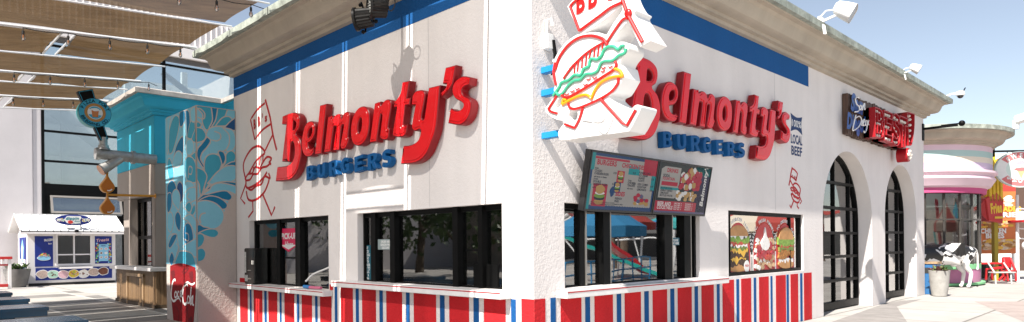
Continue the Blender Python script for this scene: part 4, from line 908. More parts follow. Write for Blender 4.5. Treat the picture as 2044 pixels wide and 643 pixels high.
# tilted opening sash
mb = MB(); o = rect(.62, 3.42, 3.72, 4.30); TFH = lambda a, b, c: (XH+.02+(4.30-b)*.35+c, a, b); mb.plate(o, [inset(o, .09)], 0, .08, TFH, 0); mb.build('opening_sash', mat('grey sash', (.25, .23, .21), .4), hw)
mb = MB(); mb.plate(inset(o, .08), [], .03, .04, TFH, 0); mb.build('sash_glass', glassmat('hall glass', (.86, .92, .91), .34, .8), hw, smooth=False)
mb = MB(); mb.box(XH-6, .3, .4, XH-5.9, 10, 12); M_cur = mat('inner wall', (.70, .73, .72), .7, var=.15)
mb.build('inner_wall', M_cur, hall)
mb = MB()
for z in (5.1, 6.6, 8.3, 10.0): mb.box(XH-3, .4, z, XH-2.6, 9.9, z+.25)
for a, b in (((1, 8.6), (5.5, 5.2)), ((6.2, 11.6), (9.5, 9.4)), ((3, 5.1), (8, 8.2))): mb.beam((XH-1.4, a[0], a[1]), (XH-1.4, b[0], b[1]), .15, .3)
for y in (1.5, 4.5, 7.5): mb.box(XH-2.4, y, .4, XH-2.1, y+.3, 12)
mb.build('steel_frame', mat('white steel', (.70, .73, .73), .5), hall)

# ================================================================ ice cream kiosk
kio = empty('ice_cream_kiosk', (-31.7, 1, 0), 'small white ice cream kiosk with ribbed roof and blue picture panels', 'kiosk')
KX = -30.5; KF = RF(KX); KS = lambda a, b, c: (a, -.75-c, b)
M_kw = mat('kiosk white', (.78, .75, .74), .5, var=.04); M_kb = mat('kiosk blue', (.012, .03, .22), .45, var=.15, vscale=3)
mb = MB(); mb.plate(rect(-.75, .12, 2.73, 2.42), [rect(.36, .93, 1.70, 2.3)], -.12, 0, KF); mb.box(KX-2.4, -.75, .12, KX-.12, -.65, 2.42); mb.box(KX-2.4, 2.63, .12, KX-.12, 2.73, 2.42); mb.box(KX-2.4, -.65, .12, KX-2.3, 2.63, 2.42)
mb.plate([(KX-2.75, 2.42), (KX+.35, 2.42), (KX-1.2, 3.15)], [], -.1, -.02, KS); mb.build('wall', M_kw, kio, bevel=.01)
mb = MB()
for s in (1, -1):
    def rf(u, v, c): return (KX-1.2+s*(v*1.72), -1.05+u*4.1, 3.2-v*.78+c)
    mb.add([rf(0, 0, 0), rf(1, 0, 0), rf(1, 1, 0), rf(0, 1, 0), rf(0, 0, .05), rf(1, 0, .05), rf(1, 1, .05), rf(0, 1, .05)], [(0, 1, 2, 3), (4, 5, 6, 7), (0, 1, 5, 4), (1, 2, 6, 5), (2, 3, 7, 6), (3, 0, 4, 7)])
    for i in range(15): mb.beam(rf(.0+i/14*.995, .0, .07), rf(.0+i/14*.995, 1, .07), .035, .05)
mb.box(KX-1.28, -1.05, 3.2, KX-1.12, 3.05, 3.29)
mb.build('roof', M_white, kio)
mb = MB(); mb.box(KX+.36, -1.06, 2.33, KX+.52, 3.06, 2.47); mb.build('eave_board', M_kw, kio, bevel=.01)
mb = MB(); mb.box(KX-2.3, -.7, 0, KX-.05, 2.7, .12); mb.build('skid_base', M_dark, kio)
mb = MB(); o = rect(.30, .88, 1.76, 2.36); mb.plate(o, [inset(o, .09)], .001, .05, KF); mb.box(KX-.06, 1.0, .95, KX+.02, 1.06, 2.3); mb.box(KX-.05, .38, 1.36, KX-.01, 1.68, 1.42)
kwn = mb.build('window', M_kw, kio, bevel=.006)
mb = MB(); mb.box(KX-.075, .38, .95, KX-.07, 1.68, 2.28); mb.build('glass', M_glass, kwn, smooth=False)
mb = MB(); mb.box(KX-2.2, -.6, .2, KX-2.1, 2.6, 2.3); mb.box(KX-1.6, .2, .2, KX-1.0, 2.2, 1.3); mb.build('interior', mat('kiosk interior', (.06, .06, .055), .6, var=.3), kio)
mb = MB(); mb.fbox(KF, .42, .74, .02, 1.72, .82, .30); mb.build('shelf', M_kw, kio, bevel=.01)
PAN = [mat('kiosk blue', (0, 0, 0)), M_white, mat('print pale blue', (.25, .55, .75), .5), mat('print red', (.55, .04, .03), .5), mat('print yellow', (.65, .5, .05), .5), mat('print green', (.1, .4, .15), .5),
       mat('print mint', (.42, .65, .52), .5, var=.3, vscale=14), mat('print pink', (.66, .42, .47), .5, var=.25, vscale=14), mat('print cream', (.55, .42, .36), .5, var=.3, vscale=18), mat('print brown', (.20, .07, .04), .5, var=.5, vscale=12), mat('print teal', (.03, .22, .25), .5)]
mb = MB(); mb.fbox(KF, -.47, .86, .001, .21, 2.24, .02, 0); mb.text('FROZEN', 0.05, 2.02, .10, KF, .021, 1, bold=.04, rot=.14, width=.33); mb.text('fun', .10, 1.87, .07, KF, .021, 1, bold=.03, rot=.14)
mb.plate(blob(-.13, 1.25, .26, .12, wob=.02), [], .02, .03, KF, 1); mb.plate(blob(-.13, 1.25, .24, .10, wob=.02), [], .03, .034, KF, 2)
for i in range(40): t = rd.uniform(0, 6.28); q_ = rd.uniform(0, 1)**.5; mb.plate(blob(-.13+.2*q_*math.cos(t), 1.34+.12*q_*abs(math.sin(t)), .03, .03, 6), [], .034, .04+i*.0002, KF, [3, 8, 4, 7, 5][i % 5])
mb.build('picture_panel', PAN, kio, smooth=False)
mb = MB(); mb.fbox(KF, 1.87, .94, .001, 2.57, 2.24, .02, 0); mb.text('Treats', 2.2, 2.0, .14, KF, .021, 7, bold=.03, rot=.12, shear=.3)
for i in range(60): a_ = rd.choice((rd.uniform(1.9, 2.05), rd.uniform(2.4, 2.54))); mb.plate(blob(a_, rd.uniform(1.0, 1.9), .035, .035, 8), [], .02, .024+i*.0003, KF, rd.choice((3, 4, 5, 2)))
mb.fbox(KF, 2.02, 1.06, .02, 2.42, 1.86, .045, 2)
for r_ in range(3):
    for c_ in range(2): mb.plate(blob(2.12+c_*.2, 1.64-r_*.2, .07, .06, 10), [], .045, .05, KF, 1); mb.plate(blob(2.12+c_*.2, 1.64-r_*.2, .05, .04, 8), [], .05, .054, KF, [8, 7, 9, 1, 8, 8][r_*2+c_])
mb.text('MENU', 2.22, 1.76, .05, KF, .046, 0, bold=.03); mb.build('picture_panel', PAN, kio, smooth=False)
mb = MB(); mb.fbox(KF, -.45, .24, .001, 2.57, .80, .02, 0)
for i, (m_, dz) in enumerate(((8, .02), (6, .0), (7, -.02), (4, 0), (1, -.02), (8, .05), (9, .08))):
    y = -.2+i*.40; mb.plate(blob(y, .50+dz, .235, .20, 18, .05, i), [], .02, .03+i*.003, KF, 1); mb.plate(blob(y, .50+dz, .205, .17, 18, .05, i), [], .03+i*.003, .034+i*.003, KF, m_)
    if i in (1, 3, 4):
        for j in range(26 if i == 3 else 7): t = rd.uniform(0, 6.28); q_ = rd.uniform(0, .9); mb.plate(blob(y+.18*q_*math.cos(t), .5+dz+.14*q_*math.sin(t), .03, .022, 6), [], .034+i*.003, .038+i*.003+j*.0002, KF, [3, 5, 4, 7][j % 4] if i == 3 else 9)
mb.build('picture_panel', PAN, kio, smooth=False)
mb = MB(); mb.fbox(KS, KX-1.9, .25, .001, KX-.25, .85, .02, 0); mb.fbox(KS, KX-1.9, 1.0, .001, KX-.25, 2.2, .02, 0)
for i in range(5): mb.plate(blob(KX-1.65+i*.3, .52, .17, .18, 14, .05, i), [], .02, .03+.002*i, KS, [1, 7, 8, 1, 6][i])
mb.plate([(KX-1.25, 1.05), (KX-.85, 1.05), (KX-.7, 1.7), (KX-1.05, 2.1), (KX-1.4, 1.7)], [], .02, .03, KS, 2); mb.plate(blob(KX-1.05, 1.5, .2, .3), [], .03, .035, KS, 1); mb.fbox(KS, KX-1.85, 1.02, .021, KX-.3, 1.2, .028, 1)
mb.build('side_panel', PAN, kio, smooth=False)
mb = MB(); OX = RF(KX+.42); mb.plate(arc(.93, 2.98, .70, .25, 0, 354, 50), [], 0, .05, OX, 0)
for i in range(90): a_ = rd.choice((rd.uniform(.30, .58), rd.uniform(1.28, 1.56))); mb.plate(blob(a_, 2.98+rd.uniform(-.07, .07), .03, .022, 6), [], .05, .053+i*.0002, OX, rd.choice((1, 8, 7, 6, 4, 1)))
mb.plate([(.56, 2.99), (.68, 3.16), (1.2, 3.16), (1.24, 3.08), (1.18, 2.98), (1.2, 2.82), (.86, 2.78), (.66, 2.84)], [], .05, .075, OX, 1)
mb.text('dippin', .88, 2.99, .13, OX, .076, 10, bold=.04, width=.52, shear=.1, rot=.03); mb.plate(blob(.80, 2.88, .10, .075, wob=0), [], .075, .09, OX, 3); mb.text('dots', 1.06, 2.89, .08, OX, .076, 10, bold=.03, shear=.2); mb.text('ICE CREAM', 1.05, 2.81, .035, OX, .076, 10, bold=.02)
mb.box(KX+.2, .7, 2.6, KX+.42, .74, 2.9, 1); mb.box(KX+.2, 1.2, 2.6, KX+.42, 1.24, 2.9, 1)
mb.build('oval_sign', PAN, kio, smooth=False)
mb = MB(); mb.box(KX+.5, .95, 2.42, KX+.6, 1.1, 2.52); mb.build('lamp', M_blk, kio)

# ================================================================ courtyard furniture
def plank_mat():
    m, nt, b = nodes('blue plank'); L = nt.links; b.inputs['Roughness'].default_value = .24; b.inputs['Specular IOR Level'].default_value = .6
    g = nt.nodes.new('ShaderNodeTexCoord'); mp = nt.nodes.new('ShaderNodeMapping'); mp.inputs['Scale'].default_value = (9, .8, 9); L.new(g.outputs['Object'], mp.inputs['Vector'])
    n = nt.nodes.new('ShaderNodeTexNoise'); n.inputs['Scale'].default_value = 1.5; n.inputs['Detail'].default_value = 6; L.new(mp.outputs[0], n.inputs['Vector'])
    r = nt.nodes.new('ShaderNodeValToRGB'); r.color_ramp.elements[0].color = (.002, .035, .08, 1); r.color_ramp.elements[1].color = (.008, .075, .15, 1); L.new(n.outputs['Fac'], r.inputs[0]); L.new(r.outputs[0], b.inputs['Base Color'])
    return m
M_plank = plank_mat()
tb = empty('picnic_table', (0, -1.2, 0))
def make_table(root):
    OFF[root.name] = Vector((0, -1.2, 0)) if False else Vector((0, 0, 0))
    mb = MB()
    for i in range(6): mb.box(-.45+i*.15, -2.2, .68, -.45+i*.15+.143, 0, .745)
    mb.box(-.44, -2.18, .60, .44, -.02, .68)
    mb.build('tabletop', M_plank, root, bevel=.006)
    for y in (-.55, -1.75):
        mb = MB(); mb.box(-.30, y-.12, 0, .30, y+.12, .60); mb.build('leg', M_plank, root, bevel=.008)
    for s in (-1, 1):
        mb = MB()
        for i in range(2): mb.box(s*.88-.15+i*.155, -2.1, .40, s*.88-.15+i*.155+.145, -.35, .45)
        for y in (-.75, -1.75): mb.box(s*.88-.13, y-.05, 0, s*.88+.13, y+.05, .40)
        mb.build('bench', M_plank, root, bevel=.005)
tb.location = (0, 0, 0); make_table(tb)
TABS = [(-4.86, -3.88, 'nearest the restaurant, cut by the lower edge'), (-7.63, -3.85, 'second from the restaurant'), (-10.0, -3.75, 'third from the restaurant'), (-12.4, -3.7, 'farthest of the four, toward the planter')]
for i, (x, y, wh) in enumerate(TABS):
    o = tb if i == 0 else copy_tree(tb)
    o.location = (x, y, .004); tag(o, 'dark blue plank picnic table %s' % wh, 'picnic table', 'blue picnic tables in the courtyard')
# red and white railing
M_rr = mat('red rail', (.50, .03, .03), .4); M_mesh = mat('white mesh', (.68, .66, .64), .5)
rail = empty('railing', (-27.5, -2.6, 0), 'red topped white mesh railing at the left edge beside the grey planter', 'railing')
p0 = onp(23, 577, 2, 0); RXX, RY = p0.x, p0.y
for bx in ((RXX-.06, RY-.12, RXX+.06, RY), (RXX-.06, RY-2.6, RXX+.06, RY-2.5), (RXX-2.0, RY-.1, RXX-1.9, RY)):
    mb = MB(); mb.box(bx[0], bx[1], 0, bx[2], bx[3], 1.249); mb.build('post', M_kw, rail, bevel=.01)
mb = MB(); mb.box(RXX-.1, RY-2.7, 1.25, RXX+.1, RY+.03, 1.36); mb.box(RXX-2, RY-.12, 1.25, RXX-.101, RY+.02, 1.34); mb.box(RXX-.05, RY-2.6, .98, RXX+.05, RY-.1, 1.05); mb.box(RXX-.08, RY-2.6, .10, RXX+.08, RY-.12, .22); mb.build('rail', M_rr, rail, bevel=.01)
mb = MB()
for i in range(40): mb.box(RXX-.012, RY-2.5+i*.06, .22, RXX+.0, RY-2.49+i*.06, .98)
for i in range(12): mb.box(RXX-.014, RY-2.5, .26+i*.06, RXX-.002, RY-.12, .27+i*.06)
mb.build('mesh_panel', M_mesh, rail, smooth=False)
def leafy(mb, c, r, n, ln, seed, up=.6, wd=.3, m=None):
    q = random.Random(seed)
    for i in range(n):
        a = q.uniform(0, 6.283); e = q.uniform(up*.3, 1.3); d = Vector((math.cos(a)*math.cos(e), math.sin(a)*math.cos(e), math.sin(e)))
        b0 = Vector(c)+Vector((q.uniform(-r, r), q.uniform(-r, r), q.uniform(0, r*.4))); l = ln*q.uniform(.5, 1.1); sd = d.cross(Vector((0, 0, 1))).normalized()*l*wd/2; mid = b0+d*l*.55+Vector((0, 0, .02)); tip = b0+d*l-Vector((0, 0, l*.2))
        mb.add([b0, mid+sd, tip, mid-sd], [(0, 1, 2, 3)], m)
M_leaf = mat('leaf green', (.07, .13, .03), .5, var=.4, vscale=9); M_pot = mat('grey pot', (.16, .155, .15), .7, var=.25, vscale=4); M_pot2 = mat('concrete pot', (.36, .345, .32), .8, var=.2, vscale=5)
p = onp(36, 574, 2, 0)
pl = empty('planter', (p.x-.2, p.y, 0), 'round dark grey planter with low green plants beside the ice cream kiosk', 'planter')
mb = MB(); mb.lathe([(.30, 0), (.36, .1), (.47, .6), (.50, .80), (.45, .80), (.43, .70), (0.02, .70)], (p.x-.2, p.y, 0), 24); mb.build('pot', M_pot, pl)
mb = MB(); leafy(mb, (p.x-.2, p.y, .72), .32, 160, .32, 3); mb.build('foliage', M_leaf, pl, smooth=False)
# ================================================================ menu screens on the sunny wall
y0m, y1m = .81, 3.96
up_ = Vector((.15, 0, .80)).normalized(); nr_ = Vector((up_.z, 0, -up_.x))
def TVF(a, b, c): v = Vector((.13, a, 2.13))+up_*b+nr_*c; return (v.x, v.y, v.z)
HT = .815
M_case = mat('screen case', (.014, .014, .015), .3, spec=.5)
def scr(name, col, e=.40): return mat(name, tuple(c*.36 for c in col), .12, emit=e, spec=.3)
SM = [scr('screen navy', (.02, .06, .16)), scr('screen paper', (.36, .34, .32)), scr('screen teal', (.02, .26, .28)), scr('screen red', (.42, .03, .06)), scr('screen dark text', (.03, .04, .08), .05), scr('screen bun', (.45, .27, .10)), scr('screen leaf', (.16, .28, .05)), scr('screen violet', (.12, .11, .2)), scr('screen white', (.7, .68, .66)), scr('screen dark', (.03, .05, .06), .05)]
def tvbox(a0, a1, label):
    t = empty('menu_screen', TVF((a0+a1)/2, 0, 0), label, 'menu screen', 'menu screens over the window')
    mb = MB(); mb.plate(rect(a0, 0, a1, HT), [], -.09, .012, TVF); mb.plate(rect(a0, 0, a1, HT), [rect(a0+.03, .03, a1-.03, HT-.03)], .0121, .022, TVF); mb.build('case', M_case, t, bevel=.004)
    mb = MB()
    for b in (.2, .6): mb.plate(rect(a0+.3, b-.05, a1-.3, b+.05), [], -.20, -.0905, TVF)
    mb.build('wall_mount', M_case, t)
    return t
t1 = tvbox(y0m, 2.405, 'left menu screen over the sunny window, with red BURGERS heading'); t2 = tvbox(2.415, y1m, 'right menu screen over the sunny window, with red BEER AND COCKTAILS bar')
a0, a1 = y0m+.03, 2.375
mb = MB(); P = lambda u, v: (a0+u*(a1-a0), .03+v*(HT-.06))
def pn(u0, v0, u1, v1, m, lv=1): (x0_, b0_), (x1_, b1_) = P(u0, v0), P(u1, v1); mb.plate(rect(x0_, b0_, x1_, b1_), [], .0124+.0006*(lv-1), .0124+.0006*lv, TVF, m, back=False)
def tx(s, u, v, h, m=4, al='LEFT', bold=.02, lv=3, w=None): p = P(u, v); mb.text(s, p[0], p[1], h, TVF, .0124+.0006*lv, m, bold=bold, depth=.0006, align=al, width=w)
pn(0, 0, 1, 1, 0)
edge = [P(.03+i*.02, .07+(.012 if i % 2 else 0)) for i in range(48)]; mb.plate(edge+[P(.97, .95), P(.03, .95)], [], .013, .0136, TVF, 1, back=False)
pn(.05, .90, .55, .94, 3, 3); pn(.78, .70, 1, 1, 3, 3); pn(.93, .42, 1, .72, 2, 3); pn(0, .7, .05, 1, 2, 3); pn(.55, .68, .72, .84, 2, 3); pn(0, 0, .04, .45, 2, 3)
tx('BURGERS', .08, .80, .07, 3, bold=.04); tx('CHICKEN', .44, .80, .06, 3, bold=.04); tx('DESSERTS', .70, .80, .06, 3, bold=.04); tx('SIDES', .40, .27, .06, 3, bold=.04)
for u, v, ls in ((.06, .72, ['Single', 'CLASSIC', 'CHEESEBURGER', 'add bacon or cheese']), (.06, .53, ['Double', 'DOUBLE', 'CHEESEBURGER', 'add bacon or cheese']), (.56, .56, ['Crispy', 'CHICKEN', 'TENDERS', 'with sauce']), (.40, .20, ['FRENCH', 'FRIES', 'loaded or plain']), (.72, .72, ['FUNNEL CAKE', 'ICE CREAM', 'SHAKES', 'FLOATS']), (.72, .5, ['KIDS COMBO', 'FOUNTAIN', 'LEMONADE'])):
    for i, s in enumerate(ls): tx(s, u, v-i*.05, .030 if s.isupper() else .022, 4, bold=.03)
for u, v in ((.33, .66), (.33, .46), (.62, .70), (.64, .5), (.93, .62), (.93, .48), (.93, .40)): tx('8.50', u, v, .028, 4, bold=.02)
def burgerpic(u, v, s, bg=3):
    pn(u-s*.5, v-s*1.0, u+s*.5, v+s*1.0, bg, 3); c = P(u, v); k = s*1.2
    for j, (dy, rx2, ry2, m) in enumerate(((-.38, .42, .16, 5), (-.18, .48, .12, 9), (-.05, .50, .12, 6), (.12, .44, .10, 8), (.32, .42, .26, 5))):
        mb.plate(blob(c[0], c[1]+dy*k, rx2*k, ry2*k, 14, .06, j), [], .0142, .0148+.0004*j, TVF, m, back=False)
burgerpic(.17, .26, .20); burgerpic(.44, .62, .11); burgerpic(.41, .42, .10, 0)
c = P(.36, .33); mb.plate(blob(P(.345, .34)[0], P(.345, .34)[1], .05, .07), [], .0142, .0166, TVF, 0, back=False)
c = P(.80, .22)
for j in range(16): mb.plate(blob(c[0]+random.uniform(-.17, .17), c[1]+random.uniform(-.07, .07), .05, .03, 8, .1, j), [], .0142, .0148+.0003*j, TVF, random.choice((3, 8, 5, 7)), back=False)
for i in range(2): tx('ASK ABOUT OUR WEEKLY SPECIAL FLAVORS', .06, .10-.035*i+.02, .018, 4, bold=.02)
mb.build('screen', SM, t1, smooth=False)
a0, a1 = 2.445, y1m-.03; mb = MB(); pn(0, 0, 1, 1, 9); pn(.72, .0, 1, .82, 7); pn(.70, .82, 1, 1, 2); pn(.0, .04, .80, .24, 3, 2); pn(0, .0, 1, .04, 7, 2)
mb.plate([P(.04, .30), P(.34, .30), P(.40, .36), P(.40, .93), P(.10, .93), P(.04, .87)], [], .0130, .0136, TVF, 1, back=False)
tx('DRINKS', .14, .82, .06, 3, bold=.04); tx('SODA', .08, .72, .045, 4, bold=.03); tx('FOUNTAIN', .08, .66, .045, 3, bold=.03); pn(.07, .55, .37, .63, 3, 3); pn(.06, .47, .40, .52, 2, 3)
for i, s in enumerate(('BOTTLED SODA', 'ENERGY DRINKS', 'LEMONADE', 'BOTTLED WATER')): tx(s, .07, .48-i*.05, .03, 4, bold=.03)
tx('BEER AND', .05, .15, .055, 8, bold=.03); tx('COCKTAILS', .05, .075, .055, 8, bold=.03)
for i in range(4): tx('DRAFT BEER   8', .36, .19-i*.04, .022, 8, bold=.02); tx('MARGARITA  11', .58, .19-i*.04, .022, 8, bold=.02)
c = P(.62, .70)
for j in range(46): mb.plate(blob(c[0]+random.uniform(-.28, .26), c[1]+random.uniform(-.16, .17), .06, .05, 8, .12, j), [], .0136, .0142+.0002*j, TVF, random.choice((3, 3, 5, 3, 8)), back=False)
c = P(.58, .36)
for j in range(30): mb.plate(blob(c[0]+random.uniform(-.28, .26), c[1]+random.uniform(-.05, .06), .05, .035, 8, .12, j), [], .0136, .0156+.0002*j, TVF, random.choice((5, 5, 8)), back=False)
p = P(.90, .06); mb.text("Belmonty's", p[0]+.05, p[1]+.42, .10, TVF, .0150, 8, bold=.04, rot=math.pi/2, depth=.001, shear=.15)
mb.build('screen', SM, t2, smooth=False)

# ================================================================ poster window
a0, b0, a1, b1 = wr2
mb = MB(); mb.plate(rect(*wr2), [rect(a0+.06, b0+.06, a1-.06, b1-.07)], -.16, -.05, RFR)
for y in (5.24, 7.86): mb.fbox(RFR, y-.018, b0+.05, -.10, y+.018, b1-.06, -.0645)
pw = mb.build('window', M_blk, rest, bevel=.004)
mb = MB(); mb.fbox(RFR, a0+.05, b0+.05, -.12, a1-.05, b1-.06, -.10); mb.build('glass', glassmat('poster glass', (.4, .4, .38), .55, .45), pw, smooth=False)
mb = MB(); mb.fbox(RFR, a0+.02, b0+.02, -.20, a1-.02, b1-.02, -.17); mb.build('backing', mat('grey backing', (.10, .095, .09), .6), pw)
FM = [mat('poster red', (.50, .045, .045), .45), M_white, mat('bun crust', (.50, .25, .09), .5, var=.25, vscale=5), mat('lettuce', (.22, .36, .06), .55, var=.6, vscale=22), mat('patty', (.085, .05, .035), .7, var=.6, vscale=30), mat('cheese', (.72, .42, .05), .45), mat('tomato', (.50, .07, .04), .45, var=.3, vscale=20),
      mat('cream', (.78, .75, .72), .5, var=.15, vscale=20), mat('fried crust', (.40, .17, .04), .6, var=.6, vscale=26), mat('berry', (.42, .03, .045), .3, var=.5, vscale=22), mat('cake', (.58, .38, .22), .6, var=.5, vscale=16), mat('pickle', (.16, .22, .04), .5, var=.5, vscale=20)]
mb = MB(); LV = [0]
def fl(pts, m): LV[0] += 1; mb.plate(pts, [], -.099, -.0975+.00022*LV[0], RFR, m, back=False)
CE = [(5.62, .47), (6.70, .47), (7.66, .44)]
for ci, (cy, hw) in enumerate(CE):
    z0, sp = 1.145, 1.50
    o = [(cy-hw, z0), (cy+hw, z0)]+arc(cy, sp, hw, .56, 0, 180, 24)
    fl([(cy-hw-.03, z0), (cy-hw, z0), (cy-hw, sp), (cy-hw-.03, sp)], 1); fl([(cy+hw, z0), (cy+hw+.03, z0), (cy+hw+.03, sp), (cy+hw, sp)], 1); fl(o, 0)
    s = ['LOCALLY SOURCED 100% BEEF', 'CLASSIC, FRESH FUNNEL CAKE', 'MADE-TO-ORDER & CRISPY'][ci]; n = len(s)
    for i, ch in enumerate(s):
        if ch == ' ': continue
        a = R(172-164*i/(n-1)); ca, sa = math.cos(a), math.sin(a); mb.text(ch, cy+(hw+.035)*ca, sp+.595*sa, .062, RFR, -.098, 1, bold=.04, rot=math.atan2(sa/.6, ca/.5)-math.pi/2, depth=.001)
def layer(cy, z, rx2, ry2, m, seed, wob=.05): fl(blob(cy, z, rx2, ry2, 26, wob, seed), m)
def top_bun(cy, z, rx2, h): fl([(cy-rx2, z), (cy+rx2, z)]+arc(cy, z, rx2, h, 0, 180, 18), 2)
def rag(cy, z, w_, h, m, seed, n=16):
    q = random.Random(seed); fl([(cy-w_+2*w_*i/n, z+h*.5+q.uniform(-.03, .03)) for i in range(n+1)][::-1]+[(cy-w_+2*w_*i/n, z-h*.5+q.uniform(-.05, .03)) for i in range(n+1)], m)
cy = CE[0][0]
layer(cy, 1.24, .40, .10, 2, 1, .02); rag(cy, 1.34, .42, .13, 4, 2); rag(cy-.05, 1.40, .36, .06, 5, 3); fl([(cy-.25, 1.41), (cy+.05, 1.40), (cy-.08, 1.27)], 5); fl([(cy+.05, 1.52), (cy+.38, 1.50), (cy+.2, 1.36)], 5)
rag(cy, 1.48, .41, .13, 4, 4); rag(cy, 1.55, .38, .06, 5, 5); fl([(cy-.02, 1.55), (cy+.32, 1.54), (cy+.2, 1.40)], 5); rag(cy, 1.60, .37, .07, 11, 6); rag(cy, 1.645, .35, .04, 7, 7); rag(cy, 1.69, .36, .07, 6, 8); rag(cy, 1.76, .44, .12, 3, 9); rag(cy, 1.81, .36, .03, 7, 10); top_bun(cy, 1.81, .39, .20)
fl(blob(cy+.32, 1.235, .11, .115, 16, .03), 1); mb.text('FRESH', cy+.32, 1.23, .04, RFR, -.0975+.00022*LV[0], 0, bold=.03, depth=.001)
cy = CE[1][0]; q = random.Random(3)
for i in range(70): layer(cy+q.uniform(-.40, .40), 1.19+q.uniform(0, .55)*abs(1), .07, .045, q.choice((10, 10, 7)), i, .12)
for i in range(34): layer(cy+q.uniform(-.33, .33), 1.42+q.uniform(-.04, .24), .055, .05, q.choice((9, 9, 9, 6)), i, .15)
fl(cr([(cy-.20, 1.62), (cy-.12, 1.74), (cy-.06, 1.80), (cy, 1.98), (cy+.05, 1.82), (cy+.13, 1.75), (cy+.19, 1.64), (cy+.08, 1.54), (cy-.08, 1.54)], True, 4), 7)
cy = CE[2][0]
layer(cy, 1.24, .36, .10, 2, 5, .02); rag(cy, 1.325, .34, .05, 7, 12); 
for i in range(26): layer(cy+q.uniform(-.32, .32), 1.44+q.uniform(-.07, .07), .08, .05, 8, i, .12)
rag(cy, 1.56, .34, .08, 11, 13); rag(cy, 1.62, .34, .05, 6, 14); rag(cy, 1.69, .39, .14, 3, 15); top_bun(cy, 1.74, .35, .25)
mb.build('food_poster', FM, pw, smooth=False)

# ================================================================ plank sign with bulb letters
bs = empty('plank_sign', (.2, 13, 4.2), 'brown plank sign reading San Diego\'s BEST! with red bulb letters above the arched doors', 'sign')
M_pl = wood('sign plank', (.055, .028, .018), (.12, .065, .045))
mb = MB(); y = 10.68
while y < 15.0: w_ = random.uniform(.09, .13); dz = random.uniform(-.03, .03); mb.fbox(RFR, y, 4.23+dz, .02, min(15.0, y+w_)-.012, 5.20+dz, .14+random.uniform(-.012, .012)); y += w_
mb.fbox(RFR, 10.70, 4.3, .01, 14.98, 5.12, .06); mb.build('board', M_pl, bs, bevel=.003)
ZS = zoomer(1680, 175, 1840, 325, 686, 643)
M_can = mat('bulb letter red', (.36, .008, .014), .4); M_can2 = mat('bulb letter inside', (.22, .008, .012), .5); M_lamp = mat('cream bulb', (.75, .70, .62), .2)
DL = .42
def canletter(ch, x0, x1, yb0, yt0, bulbs):
    p0 = RW(*ZS((x0, yb0)), DL); p1 = RW(*ZS((x1, yt0)), DL); pt = RW(*ZS((x0, yt0-(x1-x0)*.36)), DL)
    w_ = p1[0]-p0[0]; h_ = pt[1]-p0[1]
    if ch == 'T': o, hs = [[(.33, 0, 1), (.67, 0, 1), (.67, .72, 1), (1, .72, 1), (1, 1, 1), (0, 1, 1), (0, .72, 1), (.33, .72, 1)]], []
    elif ch == '!': o, hs = [[(.25, .30, 1), (.62, .34), (.95, .7), (1.0, 1.02, 1), (.2, 1.0, 1), (.05, .9), (.2, .6)]], []
    else: o, hs = blk(ch)
    q = lambda l: cr([(p0[0]+u[0]*w_, p0[1]+u[1]*h_)+tuple(u[2:]) for u in l], True, 4)
    O = q(o[0]); O = O if area(O) > 0 else O[::-1]; Hs = [q(h) for h in hs]; Hs = [h if area(h) < 0 else h[::-1] for h in Hs]
    mb = MB(); mb.plate(O, Hs, .145, DL-.14, RFR, 1); 
    for l in [O]+Hs:      # upstanding rim
        r2 = inset(l, .02); n = len(l)
        v = [RFR(p[0], p[1], c) for c in (.14, DL) for p in l]+[RFR(p[0], p[1], c) for c in (DL-.145, DL) for p in r2]
        mb.add(v, [(i, (i+1) % n, n+(i+1) % n, n+i) for i in range(n)]+[(2*n+i, 2*n+(i+1) % n, 3*n+(i+1) % n, 3*n+i) for i in range(n)]+[(n+i, n+(i+1) % n, 3*n+(i+1) % n, 3*n+i) for i in range(n)], 0)
    L_ = mb.build('letter', [M_can, M_can2], bs, angle=32)
    for u, v in bulbs: mb = MB(); mb.ball(RFR(p0[0]+u*w_, p0[1]+v*h_, DL-.08), (.06, .043, .043), 8); mb.build('bulb', M_lamp, L_)
canletter('B', 290, 360, 420, 190, [(.17, v) for v in (.1, .3, .5, .7, .9)]+[(.45, .91), (.7, .88), (.85, .7), (.5, .5), (.75, .5), (.86, .28), (.72, .1), (.45, .09)])
canletter('E', 366, 436, 452, 215, [(.17, v) for v in (.1, .3, .5, .7, .9)]+[(.4, .9), (.62, .9), (.85, .9), (.45, .5), (.7, .5), (.4, .1), (.62, .1), (.85, .1)])
canletter('S', 438, 503, 478, 240, [(.8, .86), (.5, .9), (.2, .82), (.18, .65), (.4, .54), (.65, .45), (.83, .3), (.72, .1), (.42, .08), (.15, .14)])
canletter('T', 500, 570, 500, 262, [(.5, v) for v in (.08, .24, .4, .56, .72)]+[(.12, .86), (.32, .86), (.5, .87), (.7, .86), (.88, .86)])
canletter('!', 560, 626, 610, 226, [(.45, .4), (.6, .52), (.66, .64), (.7, .76), (.7, .88), (.6, .95)])
dp = RW(*ZS((575, 575)), DL); mb = MB(); mb.plate(arc(dp[0], dp[1], .17, .19, 0, 345, 24), [], .145, DL, RFR, 0, side=1)
for a in range(0, 360, 90): mb.ball(RFR(dp[0]+.09*math.cos(R(a)), dp[1]+.09*math.sin(R(a)), DL+.01), (.06, .05, .05), 8, 2)
mb.build('letter', [M_can, M_can, M_lamp], bs, angle=32)
M_neon = mat('white neon tube', (.82, .80, .78), .2, coat=.5); M_bshd = mat('blue sign back', (.02, .08, .30), .4)
mb = MB(); q0, q1 = RW(*ZS((150, 200)), .3), RW(*ZS((165, 350)), .3)
mb.text('San', q0[0]+.16, q0[1]+.02, .40, RFR, .142, 1, bold=.06, width=.85, shear=.25, depth=.06); mb.text("Diego's", q1[0]+.08, q1[1]-.02, .36, RFR, .142, 1, bold=.06, width=1.45, shear=.25, depth=.06, rot=.02)
